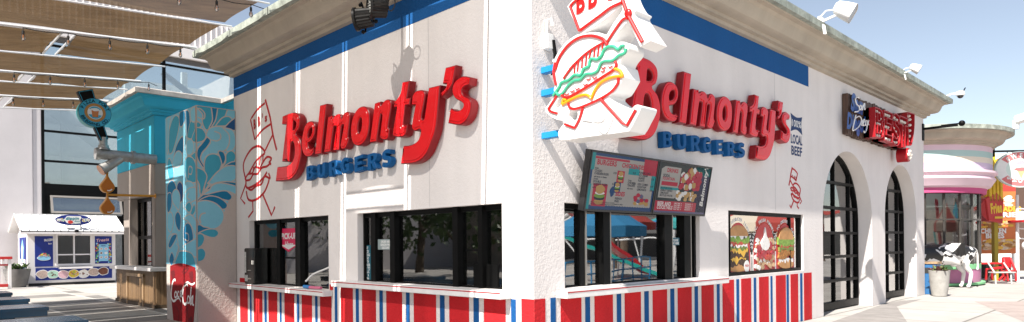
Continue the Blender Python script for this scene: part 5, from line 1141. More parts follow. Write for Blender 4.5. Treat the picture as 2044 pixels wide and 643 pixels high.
def script(pts, w_=.03): mb.tube([RFR(a, b, .27) for a, b in cr(pts, False, 5)], w_*.42, 6, 0)
def sxy(l): return [RW(*ZS(p), .27) for p in l]
for l in ([(150,92),(135,80),(118,100),(128,140),(150,165),(145,200),(112,208)], [(172,165),(160,150),(152,175),(160,190),(172,165),(172,190),(178,190)], [(182,150),(180,190),(184,160),(196,135),(196,185),(202,182)],
          [(122,235),(95,355),(110,362),(150,330),(170,275),(150,245),(118,262)], [(178,280),(172,320),(182,320)], [(186,300),(198,285),(192,270),(184,290),(186,325),(200,318)], [(220,285),(208,285),(204,320),(216,318),(222,285),(212,360),(195,385),(190,370)],
          [(232,280),(226,305),(234,318),(242,300),(234,280)], [(240,222),(244,245)], [(258,245),(248,260),(256,280),(250,308),(240,305)]): script(sxy(l), .034)
mb.build('script_neon', [M_neon, M_bshd], bs)

# ================================================================ lamps on the eaves
def flood(pt, s, label, tilt):
    t = empty('flood_lamp', pt, label, 'flood lamp', 'white flood lamps on the roof edge')
    X, Y, Z = pt; mb = MB(); mb.box(X-.12*s, Y-.16*s, Z+.04, X-.02, Y+.12*s, Z+.30*s); mb.tube([(X, Y-.1*s, Z+.05), (X+.03, Y-.1*s, Z-.22*s)], .025*s); mb.tube([(X, Y, Z+.05), (X+.03, Y, Z-.2*s)], .025*s); mb.build('mount', M_white, t, bevel=.008)
    mb = MB(); mb.beam((X-.04, Y, Z+.18*s), (X+.35*s, Y+.18*s, Z+.34*s), .08*s, .05*s); mb.tube([(X-.05, Y-.05, Z+.3*s), (X+.05*s, Y, Z+.45*s), (X+.22*s, Y+.1*s, Z+.46*s)], .02*s); mb.build('arm', M_white, t)
    d = Vector((.80, .25, -.5)).normalized(); c = Vector((X+.45*s, Y+.26*s, Z+.42*s)); sd_ = d.cross(Vector((0, 0, 1))).normalized(); u_ = sd_.cross(d)
    mb = MB(); ring = []
    for k_, (l, a, b) in enumerate(((-.28, .12, .10), (-.22, .20, .17), (.0, .27, .21), (.25, .32, .24))):
        for i in range(16):
            t_ = 2*math.pi*i/16; ct, st = math.cos(t_), math.sin(t_); f_ = (abs(ct)**.5)*(1 if ct > 0 else -1); g_ = (abs(st)**.5)*(1 if st > 0 else -1); ring.append(c+d*l*s+sd_*f_*a*s+u_*g_*b*s)
    mb.add(ring, [(k_*16+i, k_*16+(i+1) % 16, (k_+1)*16+(i+1) % 16, (k_+1)*16+i) for k_ in range(3) for i in range(16)]+[tuple(range(16))])
    h_ = mb.build('housing', M_white, t, angle=40)
    mb = MB(); mb.add([c+d*.235*s+sd_*x_*.29*s+u_*y_*.21*s for x_, y_ in ((-1, -1), (1, -1), (1, 1), (-1, 1))], [(0, 1, 2, 3)]); mb.build('lens', mat('copper reflector', (.20, .10, .06), .2, .6, var=.5, vscale=14), t, smooth=False)
flood((.66, RW(1645, 46, .66)[0], 6.0), .72, 'larger white flood lamp on the copper roof edge, nearer the blue band', 0)
flood((.66, RW(1806, 146, .66)[0], 5.95), .46, 'smaller white flood lamp farther along the copper roof edge', 0)
X, Y, Z = .60, 17.85, 6.08
t = empty('dome_camera', (X, Y, Z), 'white dome security camera at the far end of the roof edge', 'camera')
mb = MB(); mb.tube([(X-.1, Y, Z+.02), (X+.12, Y+.05, Z+.1), (X+.25, Y+.1, Z+.1)], .03); mb.lathe([(.03, .13), (.10, .11), (.12, .06), (.12, .0), (.10, -.02)], (X+.33, Y+.14, Z+.05), 16); mb.build('housing', M_white, t)
mb = MB(); mb.ball((X+.33, Y+.14, Z+.03), (.09, .09, .085), 12); mb.build('dome', mat('smoked dome', (.02, .02, .025), .08, coat=.5), t); mb = MB(); mb.beam((X+.38, Y+.19, Z+.13), (X+.44, Y+.23, Z+.27), .07, .015); mb.build('sun_fin', M_blk, t)
# stage lights hung under the eaves on a pole
PX, PY = -2.66, -.60
sl = empty('stage_lights', (PX, PY, 4.95), 'pair of black stage lights clamped to a steel pole under the eaves', 'stage light')
mb = MB(); mb.tube([(PX, PY, 5.97), (PX, PY, 5.02)], .032, 12); mb.build('pole', mat('steel pole', (.45, .43, .41), .25, .9), sl)
def par(c, d, name='lamp_head'):
    c, d = Vector(c), Vector(d).normalized(); sd_ = d.cross(Vector((0, 0, 1))).normalized(); u_ = sd_.cross(d)
    mb = MB(); rings = [(-.17, .10), (-.16, .135), (.06, .15), (.065, .17), (.10, .17), (.10, .145), (.075, .14)]; n = 36; v = []
    for k_, (l, r_) in enumerate(rings):
        for i in range(n): rr = r_*(1.0 if (k_ > 2 or i % 2) else .90); a = 2*math.pi*i/n; v.append(c+d*l+sd_*math.cos(a)*rr+u_*math.sin(a)*rr)
    mb.add(v, [(k_*n+i, k_*n+(i+1) % n, (k_+1)*n+(i+1) % n, (k_+1)*n+i) for k_ in range(len(rings)-1) for i in range(n)]+[tuple(range(n))])
    h_ = mb.build(name, mat('black cast metal', (.018, .017, .016), .4, .3, var=.3, vscale=20), sl, angle=25)
    mb = MB(); vv = [c+d*.076+sd_*math.cos(2*math.pi*i/24)*.139+u_*math.sin(2*math.pi*i/24)*.139 for i in range(24)]; mb.add(vv, [tuple(range(24))], 0)
    for r_, n_ in ((.03, 5), (.07, 10), (.11, 16)):
        for i in range(n_): a = 2*math.pi*i/n_; p = c+d*.078+sd_*math.cos(a)*r_+u_*math.sin(a)*r_; mb.ball(p, .011, 6, 1)
    mb.build('lens', [mat('lens dark', (.10, .10, .11), .15), mat('led lens', (.45, .45, .42), .15)], h_)
    mb = MB(); mb.tube([c+u_*.24+d*-.02, c+u_*.20+sd_*.15, c+sd_*.19, c-u_*.16+sd_*.12, c-u_*.22], .014, 6); mb.ball(c+u_*.2, .03, 8); mb.ball(c-u_*.2, .03, 8); mb.build('yoke', M_blk, h_)
par((PX-.12, PY-.12, 5.05), (-.75, -.62, -.1)); par((PX+.12, PY-.04, 5.17), (-.35, -.9, -.05))
mb = MB(); mb.tube([(PX+.25, PY+.03, 5.25)]+[(PX+.36+.09*math.cos(R(a)), PY+.08, 5.19+.10*math.sin(R(a))) for a in range(120, -250, -30)]+[(PX+.03, PY, 5.1)], .010, 6); mb.build('cable', M_wire, sl)
# black bracket arm at the far corner
t = empty('bracket_arm', (.1, 17.6, 5.2), 'thin black bracket arm with a ball end at the far corner of the restaurant', 'bracket')
e = onp(1912, 248, 1, 17.62); e2 = onp(1920, 246, 1, 17.62); z_ = RW(1842, 258)[1]
mb = MB(); mb.box(.001, 17.55, z_-.36, .04, 17.68, z_+.16); mb.beam((.04, 17.62, z_), (e.x, 17.62, e.z-.02), .05, .07); mb.beam((.5, 17.62, z_+.05), (e.x+.1, 17.62, e.z+.02), .03, .03); mb.ball((e2.x, 17.62, e2.z), .09, 12); mb.build('arm', M_blk, t)
# ================================================================ round ice cream shop beyond the arches
M_pk = [stucco('shop pink', (.72, .54, .61), .05, .1), stucco('shop teal', (.42, .58, .56), .05, .1), stucco('shop cream', (.74, .67, .56), .05, .1), stucco('shop lavender', (.60, .50, .64), .05, .1), stucco('shop rose', (.55, .10, .24), .05, .1), stucco('shop pale pink', (.74, .56, .63), .05, .1), stucco('shop green', (.22, .52, .26), .05, .1), stucco('shop mauve', (.50, .20, .34), .05, .1)]
shop = empty('ice_cream_shop', (-2.5, 23.9, 0), 'round pastel striped ice cream shop with buff cornice beyond the arched doors', 'shop')
SC = (-2.5, 23.9, 0)
def band(prof, m, n=72): mb.lathe(prof, SC, n, m, caps=False)
mb = MB()
band([(2.84, 3.55), (2.9, 3.40), (3.0, 3.42), (3.02, 3.60)], 4); band([(3.02, 3.60), (3.14, 3.66), (3.22, 3.80), (3.30, 3.92), (3.30, 3.98), (3.24, 4.02), (3.28, 4.10), (3.36, 4.14), (3.36, 4.22), (3.2, 4.26)], 5)
for z0_, z1_, m in ((4.26, 4.50, 3), (4.50, 4.70, 2), (4.70, 4.92, 1), (4.92, 5.16, 0)): band([(3.2, z0_), (3.2, z1_)], m)
mb.build('drum', M_pk, shop, angle=25)
mb = MB(); mb.lathe([(3.2+o, z-.38) for o, z in PROF], SC, 72, 0, caps=False); mb.build('cornice', M_corn, shop, angle=25)
mb = MB(); mb.lathe([(3.6, 5.587), (3.87, 5.587), (3.875, 5.73), (3.8, 5.76), (0.01, 5.80)], SC, 72, 0, caps=False); mb.build('roof_edge', M_cap, shop, angle=25)
mb = MB(); band([(2.78, -.05), (2.78, .12), (2.95, .12), (2.95, .05)], 6); band([(2.80, .12), (2.80, .62)], 7); band([(2.82, .62), (2.82, .80), (2.7, .82)], 6); mb.build('base_wall', M_pk, shop, angle=25)
mb = MB(); mb.box(-9.5, 21.2, -.05, -2.6, 30, 5.6, 0); mb.box(-3.5, 26, -.05, -1.2, 30, 5.6, 0); mb.build('rear_wall', M_pk[5], shop)
mb = MB()
for i in range(26):
    a = 2*math.pi*i/26; mb.beam((SC[0]+2.79*math.cos(a), SC[1]+2.79*math.sin(a), .80), (SC[0]+2.79*math.cos(a), SC[1]+2.79*math.sin(a), 3.5), .07, .07)
mb.lathe([(2.76, 2.42), (2.82, 2.42), (2.82, 2.48), (2.76, 2.48), (2.76, 2.42)], SC, 72, caps=False); wf = mb.build('window', mat('dark bronze', (.05, .045, .04), .4), shop)
mb = MB(); mb.lathe([(2.78, .8), (2.78, 3.5)], SC, 52, caps=False); mb.build('glass', glassmat('shop glass', (.80, .86, .84), .10, .8), wf, angle=180)
mb = MB(); mb.box(-4.2, 22.2, .0, -1.2, 25.5, .02, 0); mb.box(-3.9, 23.0, 0, -.9, 23.6, 1.15, 1); mb.box(-2.9, 24.6, 0, -.4, 25, 2.9, 2); mb.box(-1.3, 21.9, 1.2, -1.0, 22.1, 2.0, 1); mb.lathe([(2.72, 2.9), (2.5, 3.0), (.1, 3.0)], SC, 40, 3, caps=False)
mb.build('interior', [mat('shop floor', (.3, .28, .27), .5), mat('shop red counter', (.45, .07, .05), .4), mat('shop back wall', (.55, .36, .33), .6, var=.3), mat('shop ceiling', (.5, .48, .46), .7)], shop)
# green planter strip and poster on the shop window
# oval hanging sign on its black arm
so_ = empty('hanging_sign', (1.6, 24.5, 3.6), 'oval pink and white hanging sign with an ice cream cone, reading SWEET SHOPPE', 'sign')
d_r = Vector((r0.x, r0.y, 0)).normalized(); toc = Vector((-d_r.y, d_r.x, 0))*-1
p_ = CAM+ray(2036, 338)*26.2
OV = lambda a, b, c: tuple(Vector((p_.x, p_.y, p_.z))+d_r*a+Vector((0, 0, b))+toc*c)
SMS = [mat('sign mint', (.62, .74, .68), .4), mat('sign coral', (.62, .17, .17), .4), M_white, mat('sign pink', (.70, .38, .42), .4), mat('sign tan', (.60, .40, .22), .4)]
mb = MB(); mb.plate(arc(0, 0, 1.0, .72, 0, 354, 60), [], -.06, .05, OV, 0)
mb.plate(arc(0, 0, .97, .69, 0, 354, 60), [arc(0, 0, .60, .40, 0, 354, 40)[::-1]], .05, .056, OV, 2)
for a0_, a1_ in ((35, 145), (215, 325)):
    mb.plate(arc(0, 0, .95, .67, a0_, a1_, 30)+arc(0, 0, .64, .43, a1_, a0_, 30), [], .05, .060, OV, 1)
for s, a0_, a1_, f_ in (('SWEET', 132, 48, 1), ('SHOPPE', 230, 310, -1)):
    for i, ch in enumerate(s): a = R(a0_+(a1_-a0_)*i/(len(s)-1)); ca, sa = math.cos(a), math.sin(a); hh = .16; mb.text(ch, .79*ca-ca*hh*.5*f_*.9, .55*sa-hh*.5*f_, hh, OV, .061, 2, bold=.05, rot=(a-math.pi/2 if f_ > 0 else a+math.pi/2)*.8, depth=.006)
mb.plate([(-.16, -.02), (.16, -.02), (0, -.36)], [], .05, .064, OV, 4); mb.plate(blob(0, .0, .24, .07, 16, .08), [], .05, .068, OV, 1); mb.plate(blob(0, .10, .22, .09, 16, .04), [], .05, .066, OV, 2); mb.plate(blob(0, .21, .19, .13, 16, .03), [], .05, .065, OV, 3)
mb.build('panel', SMS, so_, angle=30)
mb = MB(); mb.beam(OV(-1.0, .72, -.02), OV(.9, .74, -.02), .04, .07); mb.box(*OV(-1.06, .5, -.04), *OV(-1.0, .95, .02)); 
for a in (-.5, .5): mb.beam(OV(a, .60, 0), OV(a, .72, 0), .02, .02)
mb.beam(OV(-1.03, .72, -.02), OV(-1.9, .70, -1.1), .04, .05); mb.build('arm', M_blk, so_)
# white lamp on the shop roof edge
q_ = CAM+ray(2028, 240)*25.5; t = empty('flood_lamp', q_, 'white flood lamp on the round shop roof edge', 'flood lamp')
mb = MB(); mb.box(q_.x-.1, q_.y-.1, q_.z-.35, q_.x+.1, q_.y+.1, q_.z); mb.build('mount', M_white, t, bevel=.02); mb = MB(); mb.beam((q_.x, q_.y, q_.z), (q_.x+.5, q_.y-.1, q_.z+.1), .35, .3); mb.build('housing', M_white, t, bevel=.04)

# ================================================================ spotted cow statue, pots, bin
def skin(name, verts, edges, radii, m, parent, sub=2, root=0):
    """one continuous body grown round a skeleton"""
    org = OFF[parent.name] if parent else Vector((0, 0, 0))
    me = bpy.data.meshes.new(name); me.from_pydata([tuple(Vector(v)-org) for v in verts], edges, []); o = bpy.data.objects.new(name, me); COL.objects.link(o)
    md = o.modifiers.new('skin', 'SKIN'); md.use_smooth_shade = True; sl_ = me.skin_vertices[0].data
    for i, r_ in enumerate(radii): sl_[i].radius = r_ if isinstance(r_, tuple) else (r_, r_); sl_[i].use_root = (i == root)
    sb = o.modifiers.new('sub', 'SUBSURF'); sb.levels = sub; sb.render_levels = sub
    dg = bpy.context.evaluated_depsgraph_get(); nm = bpy.data.meshes.new_from_object(o.evaluated_get(dg)); o.modifiers.clear(); o.data = nm; bpy.data.meshes.remove(me); nm.name = name
    nm.materials.clear(); nm.materials.append(m)
    nm.polygons.foreach_set('use_smooth', [True]*len(nm.polygons))
    OFF[o.name] = org
    if parent: o.parent = parent
    return o
def cow_mat():
    m, nt, b = nodes('cow hide'); L = nt.links; b.inputs['Roughness'].default_value = .35
    g = nt.nodes.new('ShaderNodeTexCoord'); n = nt.nodes.new('ShaderNodeTexNoise'); n.inputs['Scale'].default_value = 1.9; n.inputs['Detail'].default_value = 2.5; n.inputs['Distortion'].default_value = .8
    mp = nt.nodes.new('ShaderNodeMapping'); mp.inputs['Location'].default_value = (3.1, 1.2, .4); L.new(g.outputs['Object'], mp.inputs['Vector']); L.new(mp.outputs[0], n.inputs['Vector'])
    r = nt.nodes.new('ShaderNodeValToRGB'); r.color_ramp.interpolation = 'CONSTANT'; r.color_ramp.elements[0].color = (.72, .70, .68, 1); r.color_ramp.elements[1].color = (.018, .017, .017, 1); r.color_ramp.elements[1].position = .50
    sx = nt.nodes.new('ShaderNodeSeparateXYZ'); L.new(g.outputs['Object'], sx.inputs[0])
    mr = nt.nodes.new('ShaderNodeMapRange'); mr.inputs[1].default_value = .65; mr.inputs[2].default_value = 1.15; mr.inputs[3].default_value = -.35; mr.inputs[4].default_value = .06; L.new(sx.outputs['Z'], mr.inputs[0])
    ad = nt.nodes.new('ShaderNodeMath'); ad.operation = 'ADD'; L.new(n.outputs['Fac'], ad.inputs[0]); L.new(mr.outputs[0], ad.inputs[1]); L.new(ad.outputs[0], r.inputs[0]); L.new(r.outputs[0], b.inputs['Base Color']); return m
HP = Vector((.24, 21.85, 0)); dx = d_r; sx_ = Vector((-dx.y, dx.x, 0))
def cw(a, s, z): return tuple(HP-dx*a*1.28+sx_*s+Vector((0, 0, z)))     # a: from the hind legs towards the head
cow = empty('cow_statue', HP, 'life size black and white cow statue standing in front of the round shop', 'statue')
V, E_, RD = [], [], []
def vt(p, r_, fr=None): V.append(p); RD.append(r_); i = len(V)-1; (E_.append((fr, i)) if fr is not None else None); return i
b0_ = vt(cw(-.02, 0, 1.27), (.29, .33)); b1_ = vt(cw(.35, 0, 1.20), (.34, .38), b0_); b2_ = vt(cw(.75, 0, 1.14), (.37, .41), b1_); b3_ = vt(cw(1.15, 0, 1.16), (.34, .40), b2_); b4_ = vt(cw(1.42, 0, 1.24), (.26, .32), b3_)
n1_ = vt(cw(1.68, 0, 1.38), .19, b4_); n2_ = vt(cw(1.88, 0, 1.50), .15, n1_); h1_ = vt(cw(2.02, 0, 1.55), .15, n2_); h2_ = vt(cw(2.22, 0, 1.40), .11, h1_); h3_ = vt(cw(2.36, 0, 1.28), .09, h2_)
rp = vt(cw(-.22, 0, 1.28), (.17, .20), b0_); tl = vt(cw(-.31, 0, 1.36), .05, rp); tl2 = vt(cw(-.36, 0, 1.15), .03, tl); tl3 = vt(cw(-.36, 0, .75), .028, tl2); vt(cw(-.35, 0, .62), .045, tl3)
for s in (-1, 1):
    k1 = vt(cw(.02, s*.17, 1.02), .17, b0_); k2 = vt(cw(.10, s*.19, .78), .115, k1); k3 = vt(cw(-.08, s*.19, .55), .07, k2); k4 = vt(cw(-.03, s*.19, .14), .055, k3); vt(cw(.03, s*.19, .03), .07, k4)
    f1 = vt(cw(1.32, s*.16, .98), .14, b4_); f2 = vt(cw(1.34, s*.17, .72), .085, f1); f3 = vt(cw(1.33, s*.17, .45), .06, f2); f4 = vt(cw(1.33, s*.17, .13), .05, f3); vt(cw(1.37, s*.17, .03), .065, f4)
    e1 = vt(cw(1.97, s*.14, 1.60), .05, h1_); vt(cw(1.94, s*.30, 1.60), .055, e1)
ud = vt(cw(.30, 0, .86), .16, b1_); vt(cw(.28, 0, .74), .07, ud)
skin('body', V, E_, RD, cow_mat(), cow, 2, b2_)
M_horn = mat('horn', (.50, .36, .22), .4)
for s in (-1, 1): mb = MB(); mb.tube([cw(2.0, s*.09, 1.66), cw(2.02, s*.17, 1.74), cw(2.0, s*.17, 1.86)], [.032, .026, .008], 8); mb.build('horn', M_horn, cow)
p = onp(1879, 592, 2, 0)
pt_ = empty('planter', (p.x-.07, p.y+.1, 0), 'tall tapered concrete planter with reddish plants in front of the cow', 'planter')
mb = MB(); mb.lathe([(.17, 0), (.20, .02), (.25, .35), (.275, .70), (.29, .78), (.25, .78), (.24, .70), (.01, .70)], (p.x-.07, p.y+.1, 0), 28); mb.build('pot', M_pot2, pt_)
mb = MB(); leafy(mb, (p.x-.07, p.y+.1, .70), .17, 60, .26, 8, m=0); leafy(mb, (p.x-.07, p.y+.1, .70), .17, 60, .28, 9, m=1); leafy(mb, (p.x-.07, p.y+.1, .70), .17, 30, .25, 10, m=2); mb.build('foliage', [M_leaf, mat('red leaf', (.12, .025, .03), .5, var=.4, vscale=9), mat('pale leaf', (.34, .30, .16), .5)], pt_, smooth=False)
p = onp(1853, 592, 2, 0); bx_, by_ = p.x-.22, 18.05
t = empty('litter_bin', (bx_, by_, 0), 'blue litter bin with a wooden top between the restaurant corner and the planter', 'litter bin')
M_bin = mat('bin blue', (.03, .13, .30), .45)
mb = MB(); mb.box(bx_-.25, by_-.25, .04, bx_+.25, by_+.25, .95); mb.box(bx_-.27, by_-.27, 0, bx_+.27, by_+.27, .05); mb.build('bin_body', M_bin, t, bevel=.012); mb = MB(); mb.box(bx_-.17, by_-.256, .66, bx_+.17, by_-.2505, .84); mb.build('slot', M_dark, t); mb = MB(); mb.box(bx_+.2505, by_-.17, .66, bx_+.256, by_+.17, .84); mb.build('slot', M_dark, t); mb = MB(); mb.box(bx_-.28, by_-.28, .952, bx_+.28, by_+.28, 1.02); mb.build('lid', M_wood2, t, bevel=.01)

# ================================================================ fries stand at the right edge
def at(px, py, d): q = CAM+ray(px, py)*d; return q
def FRM(px, d):
    """a board that stands on the ground facing the walkway, d metres off along the line through px"""
    q = CAM+ray(px, 480)*d; b_ = Vector((q.x, q.y, 0)); return lambda a, b, c: tuple(b_+d_r*a+Vector((0, 0, b))+toc*c)
PXM = 1321.0
fb = FRM(1992, 28.5); sc_ = 28.5/PXM
zz = lambda py: 1.7+(478-py)*sc_
pb = empty('poster_board', fb(0, 0, 0), 'tall orange poster board showing loaded fries and chicken bites', 'poster board')
FP = [mat('poster orange', (.62, .17, .05), .5, var=.1, vscale=2), M_white, FM[10], FM[8], FM[5], mat('poster red deep', (.55, .05, .04), .5), mat('poster sauce', (.68, .55, .42), .5, var=.3, vscale=6)]
w0, w1 = (1958-1992)*sc_, (2028-1992)*sc_
mb = MB(); mb.plate(rect(w0, zz(506), w1, zz(382)), [], -.10, 0, fb, 0); mb.plate(rect(.05, zz(382)+.002, w1, zz(316)), [], -.10, 0, fb, 5)
q = random.Random(11)
def fpatch(px0, py0, px1, py1, n_, ms, r_):
    for i in range(n_): mb.plate(blob((q.uniform(px0, px1)-1992)*sc_, zz(q.uniform(py0, py1)), r_*1.5, r_*.6, 8, .1, i), [], 0, .004+.0004*i, fb, q.choice(ms))
fpatch(1963, 441, 2020, 455, 50, (2, 3, 4), .09); fpatch(1963, 479, 2022, 497, 70, (2, 3, 4, 6), .12); fpatch(2008, 392, 2020, 410, 14, (6, 1), .10)
mb.text('LOADED', .42, zz(422), .22, fb, .03, 4, bold=.05, width=1.15); mb.text('FRIES', .48, zz(433), .20, fb, .03, 1, bold=.05, width=.95); mb.text('CHICKEN', -.22, zz(465), .20, fb, .034, 1, bold=.05, width=1.1); mb.text('BITES', -.15, zz(475), .20, fb, .034, 1, bold=.05, width=.8)
mb.build('panel', FP, pb, smooth=False); 
for a in (w0+.03, w1-.03): mb = MB(); mb.fbox(fb, a-.05, 0, -.16, a+.05, zz(382), -.102); mb.build('post', M_white, pb)
fr_ = empty('giant_fries', fb(-.1, 0, 1.0), 'giant red carton of yellow fries on a yellow post, in front of the poster board', 'statue')
ff = FRM(1990, 27.2); sc2 = 27.2/PXM; z2 = lambda py: 1.7+(478-py)*sc2; xx = lambda px: (px-1990)*sc2
mb = MB(); mb.plate([(xx(1968), z2(396)), (xx(1990), z2(383)), (xx(2005), z2(398)), (xx(2003), z2(446)), (xx(1974), z2(440))], [], -.45, 0, ff, 0, bevel=.03)
mb.plate([(xx(1960), z2(408)), (xx(1968), z2(396)), (xx(1974), z2(440)), (xx(1962), z2(428))], [], -.45, -.05, ff, 1); mb.text('Fries', xx(1990), z2(424), .40, ff, .002, 2, bold=.05, width=.46, rot=.1); mb.fbox(ff, xx(1986), z2(436), .0, xx(2002), z2(432), .02, 2)
mb.build('carton', [mat('carton red', (.52, .05, .05), .35), mat('carton red dark', (.40, .02, .02), .35), mat('carton yellow', (.75, .55, .05), .4)], fr_, angle=25)
q = random.Random(4)
M_fry = mat('fry yellow', (.80, .56, .05), .5, var=.12, vscale=3)
for i in range(14):
    px = 1974+i*2.4; top = [392, 372, 345, 322, 312, 306, 314, 322, 318, 322, 318, 330, 352, 384][i]
    mb = MB(); a = xx(px); mb.plate(rect(a-.055, z2(402), a+.06, z2(top)), [], -.42+.13*(i % 3), -.26+.13*(i % 3), ff); mb.build('fry', M_fry, fr_, bevel=.012)
mb = MB(); mb.fbox(ff, xx(1989.5), 0, -.30, xx(1997), z2(440), -.12); mb.build('post', mat('post olive yellow', (.38, .30, .03), .45), fr_); mb = MB(); mb.fbox(ff, xx(1960), 0, -.25, xx(1962.5), z2(470), -.18); mb.build('thin_post', mat('post yellow', (.6, .45, .04), .45), fr_)
M_rt = mat('table red', (.45, .02, .025), .35); M_gr = mat('table grey', (.45, .44, .43), .4)
tf = FRM(1985, 25.6); sc3 = 25.6/PXM; x3 = lambda px: (px-1985)*sc3
t = empty('picnic_table', tf(0, 0, 0), 'red picnic table with pale bench below the poster board', 'picnic table')
mb = MB(); mb.fbox(tf, x3(1956), .74, -.8, x3(2015), .80, -.05); mb.build('tabletop', M_rt, t, bevel=.01)
mb = MB(); mb.fbox(tf, x3(1966), .42, .15, x3(2010), .47, .45); mb.build('bench', M_gr, t, bevel=.01)
for a in (1972, 2003): mb = MB(); mb.tube([tf(x3(a), 0, .40), tf(x3(a), .42, .36), tf(x3(a), .80, .0)], .03, 8); mb.tube([tf(x3(a), 0, -.9), tf(x3(a), .74, -.5)], .03, 8); mb.build('leg', M_gr, t)
for i in range(2):
    mb = MB(); mb.tube([tf(x3(1975+i*12), .15, -.2), tf(x3(1972+i*12), .55, -.1), tf(x3(2000+i*12), .62, -.1), tf(x3(2008+i*6), .30, -.15), tf(x3(2000+i*10), .10, -.2)], .045, 8); mb.build('frame', M_rt, t)
mb = MB(); mb.fbox(FRM(1995, 29), -.6, 0, -.3, .5, .62, 0); t = tag(mb.build('planter_box', mat('dark green box', (.04, .07, .05), .6)), 'low dark green box under the poster board behind the red table', 'box')
t = empty('red_chair', tf(x3(2013), 0, -.5), 'red moulded chair to the right of the red picnic table', 'chair')
cfm = FRM(2014, 26.5); mb = MB(); mb.tube([cfm(-.2, .05, .2), cfm(-.22, .45, .15), cfm(-.15, .95, -.1)], .04, 8); mb.tube([cfm(.12, .05, .2), cfm(.14, .45, .15), cfm(.12, .95, -.1)], .04, 8); mb.build('leg', M_rt, t); mb = MB(); mb.fbox(cfm, -.24, .42, -.2, .18, .47, .25); mb.build('seat', M_rt, t, bevel=.02); mb = MB(); mb.fbox(cfm, -.22, .55, -.14, .16, 1.0, -.06); mb.build('backrest', M_rt, t, bevel=.03)
# white pole stand with shelves, next to the frame edge
wp = FRM(2031, 26.8); t = empty('display_stand', wp(0, 0, 0), 'white pole stand with curved shelves and a red shelf at the right edge', 'display stand')
mb = MB(); mb.tube([wp(0, 0, 0), wp(0, 3.5, 0)], .06, 12); mb.fbox(wp, -.3, 0, -.3, .5, .06, .3); mb.build('post', M_white, t)
for z in (1.75, 2.15, 2.55, 2.95): mb = MB(); mb.tube([wp(.03, z, 0), wp(.25, z-.03, .1), wp(.5, z, .1), wp(.8, z+.05, 0)], .028, 8); mb.build('shelf', M_white, t)
mb = MB(); mb.fbox(wp, -.25, 2.43-1.6+1.55, -.2, 1.0, 2.47, .6); mb.build('red_shelf', M_rt, t, bevel=.01); mb = MB(); mb.ball(wp(.42, 2.7+.5, .15), (.16, .16, .26), 14); mb.build('red_ball', mat('glossy coral', (.62, .12, .12), .2, coat=.5), t); mb = MB(); mb.ball(wp(.33, 1.45, .1), .2, 14); mb.build('white_ball', M_white, t)
# building behind the stand
bb = FRM(2030, 36); sc5 = 36/PXM; z5_ = lambda py: 1.7+(478-py)*sc5; x5 = lambda px: (px-2030)*sc5
t = empty('arcade_building', bb(0, 0, 0), 'white framed building with brown clapboard wall far behind the fries', 'building')
mb = MB(); mb.plate(rect(x5(1940), 0, x5(2250), z5_(322)), [], -5, 0, bb, 0); mb.build('wall', M_white, t)
mb = MB()
for i in range(22): mb.fbox(bb, x5(1955), 2.6+i*.17, .0, x5(1990), 2.6+i*.17+.15, .05)
mb.build('clapboard', mat('tan clapboard', (.50, .34, .25), .7, var=.2, vscale=3), t)
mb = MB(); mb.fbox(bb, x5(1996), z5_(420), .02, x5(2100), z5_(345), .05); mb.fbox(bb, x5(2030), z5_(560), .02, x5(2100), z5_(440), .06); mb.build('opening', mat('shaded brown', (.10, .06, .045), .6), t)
mb = MB(); mb.fbox(bb, x5(1975), z5_(322), -.5, x5(2250), z5_(308), .4); 
for px in (1992, 2018): mb.fbox(bb, x5(px), 0, .06, x5(px+4), z5_(322), .2)
mb.build('frame', M_white, t)
# ================================================================ things on the counters and behind the glass
t = empty('dispenser', (-8.1, -.02, .9), 'black dispenser with white label strips standing on the left pick-up counter', 'dispenser')
mb = MB(); mb.box(-8.40, -.17, .905, -7.90, .12, 1.66); mb.box(-8.36, -.19, .90, -7.94, .10, .93); mb.build('housing', mat('black plastic', (.012, .012, .012), .22, spec=.5), t, bevel=.035, seg=3)
mb = MB(); mb.box(-8.404, -.12, 1.16, -8.4001, .06, 1.60); mb.box(-8.37, -.1745, 1.14, -8.30, -.1705, 1.58); mb.box(-8.36, -.1765, .96, -8.22, -.1705, 1.09)
mb.box(-8.02, -.1745, 1.32, -7.91, -.1705, 1.40); mb.build('label_strip', mat('worn label', (.62, .60, .56), .5, var=.5, vscale=30), t, smooth=False)
mb = MB(); mb.box(-8.20, -.185, 1.18, -8.05, -.172, 1.20); mb.build('slot', M_steel, t); mb = MB(); mb.box(-8.20, -.185, 1.0, -8.05, -.172, 1.03); mb.build('slot', M_steel, t)
t = empty('napkin_box', (-8.1, .45, .86), 'red napkin box behind the black dispenser inside the pick-up window', 'box')
mb = MB(); mb.box(-8.40, .23, .863, -7.80, .50, 1.90); mb.build('box', mat('box red', (.55, .03, .02), .4), t, bevel=.01); mb = MB(); mb.fbox(LF(.23), -8.18, 1.55, .001, -8.10, 1.86, .004); mb.fbox(LF(.23), -7.96, 1.78, .001, -7.83, 1.87, .004); mb.build('label', M_white, t, smooth=False)
pk = empty('pickup_sign', (-6.6, .2, 1.6), 'pink red sign reading PICK-UP Here hung behind the pick-up window', 'sign')
x0_, z0_ = LW(563, 455, -.22); x1_, z1_ = LW(600, 503, -.22); zt_ = LW(563, 457, -.22)[1]; zm_ = LW(563, 489, -.22)[1]; zb_ = LW(578, 503, -.22)[1]; x0_ += .03; x1_ += .03; xm_ = (x0_+x1_)/2
IFR = LF(.149)
mb = MB(); mb.plate([(x0_, zt_), (x1_, zt_), (x1_, zm_), (xm_, zb_), (x0_, zm_)], [], -.004, 0, IFR, 0); mb.plate([(x0_+.05, zm_), (xm_, zb_+.05), (x1_-.05, zm_)], [], 0, .002, IFR, 1)
mb.text('PICK-UP', xm_+.02, zt_-.21, .115, IFR, .001, 1, bold=.04, width=(x1_-x0_)*.80); mb.text('Here', xm_+.03, zt_-.38, .12, IFR, .001, 1, bold=.025, shear=.25)
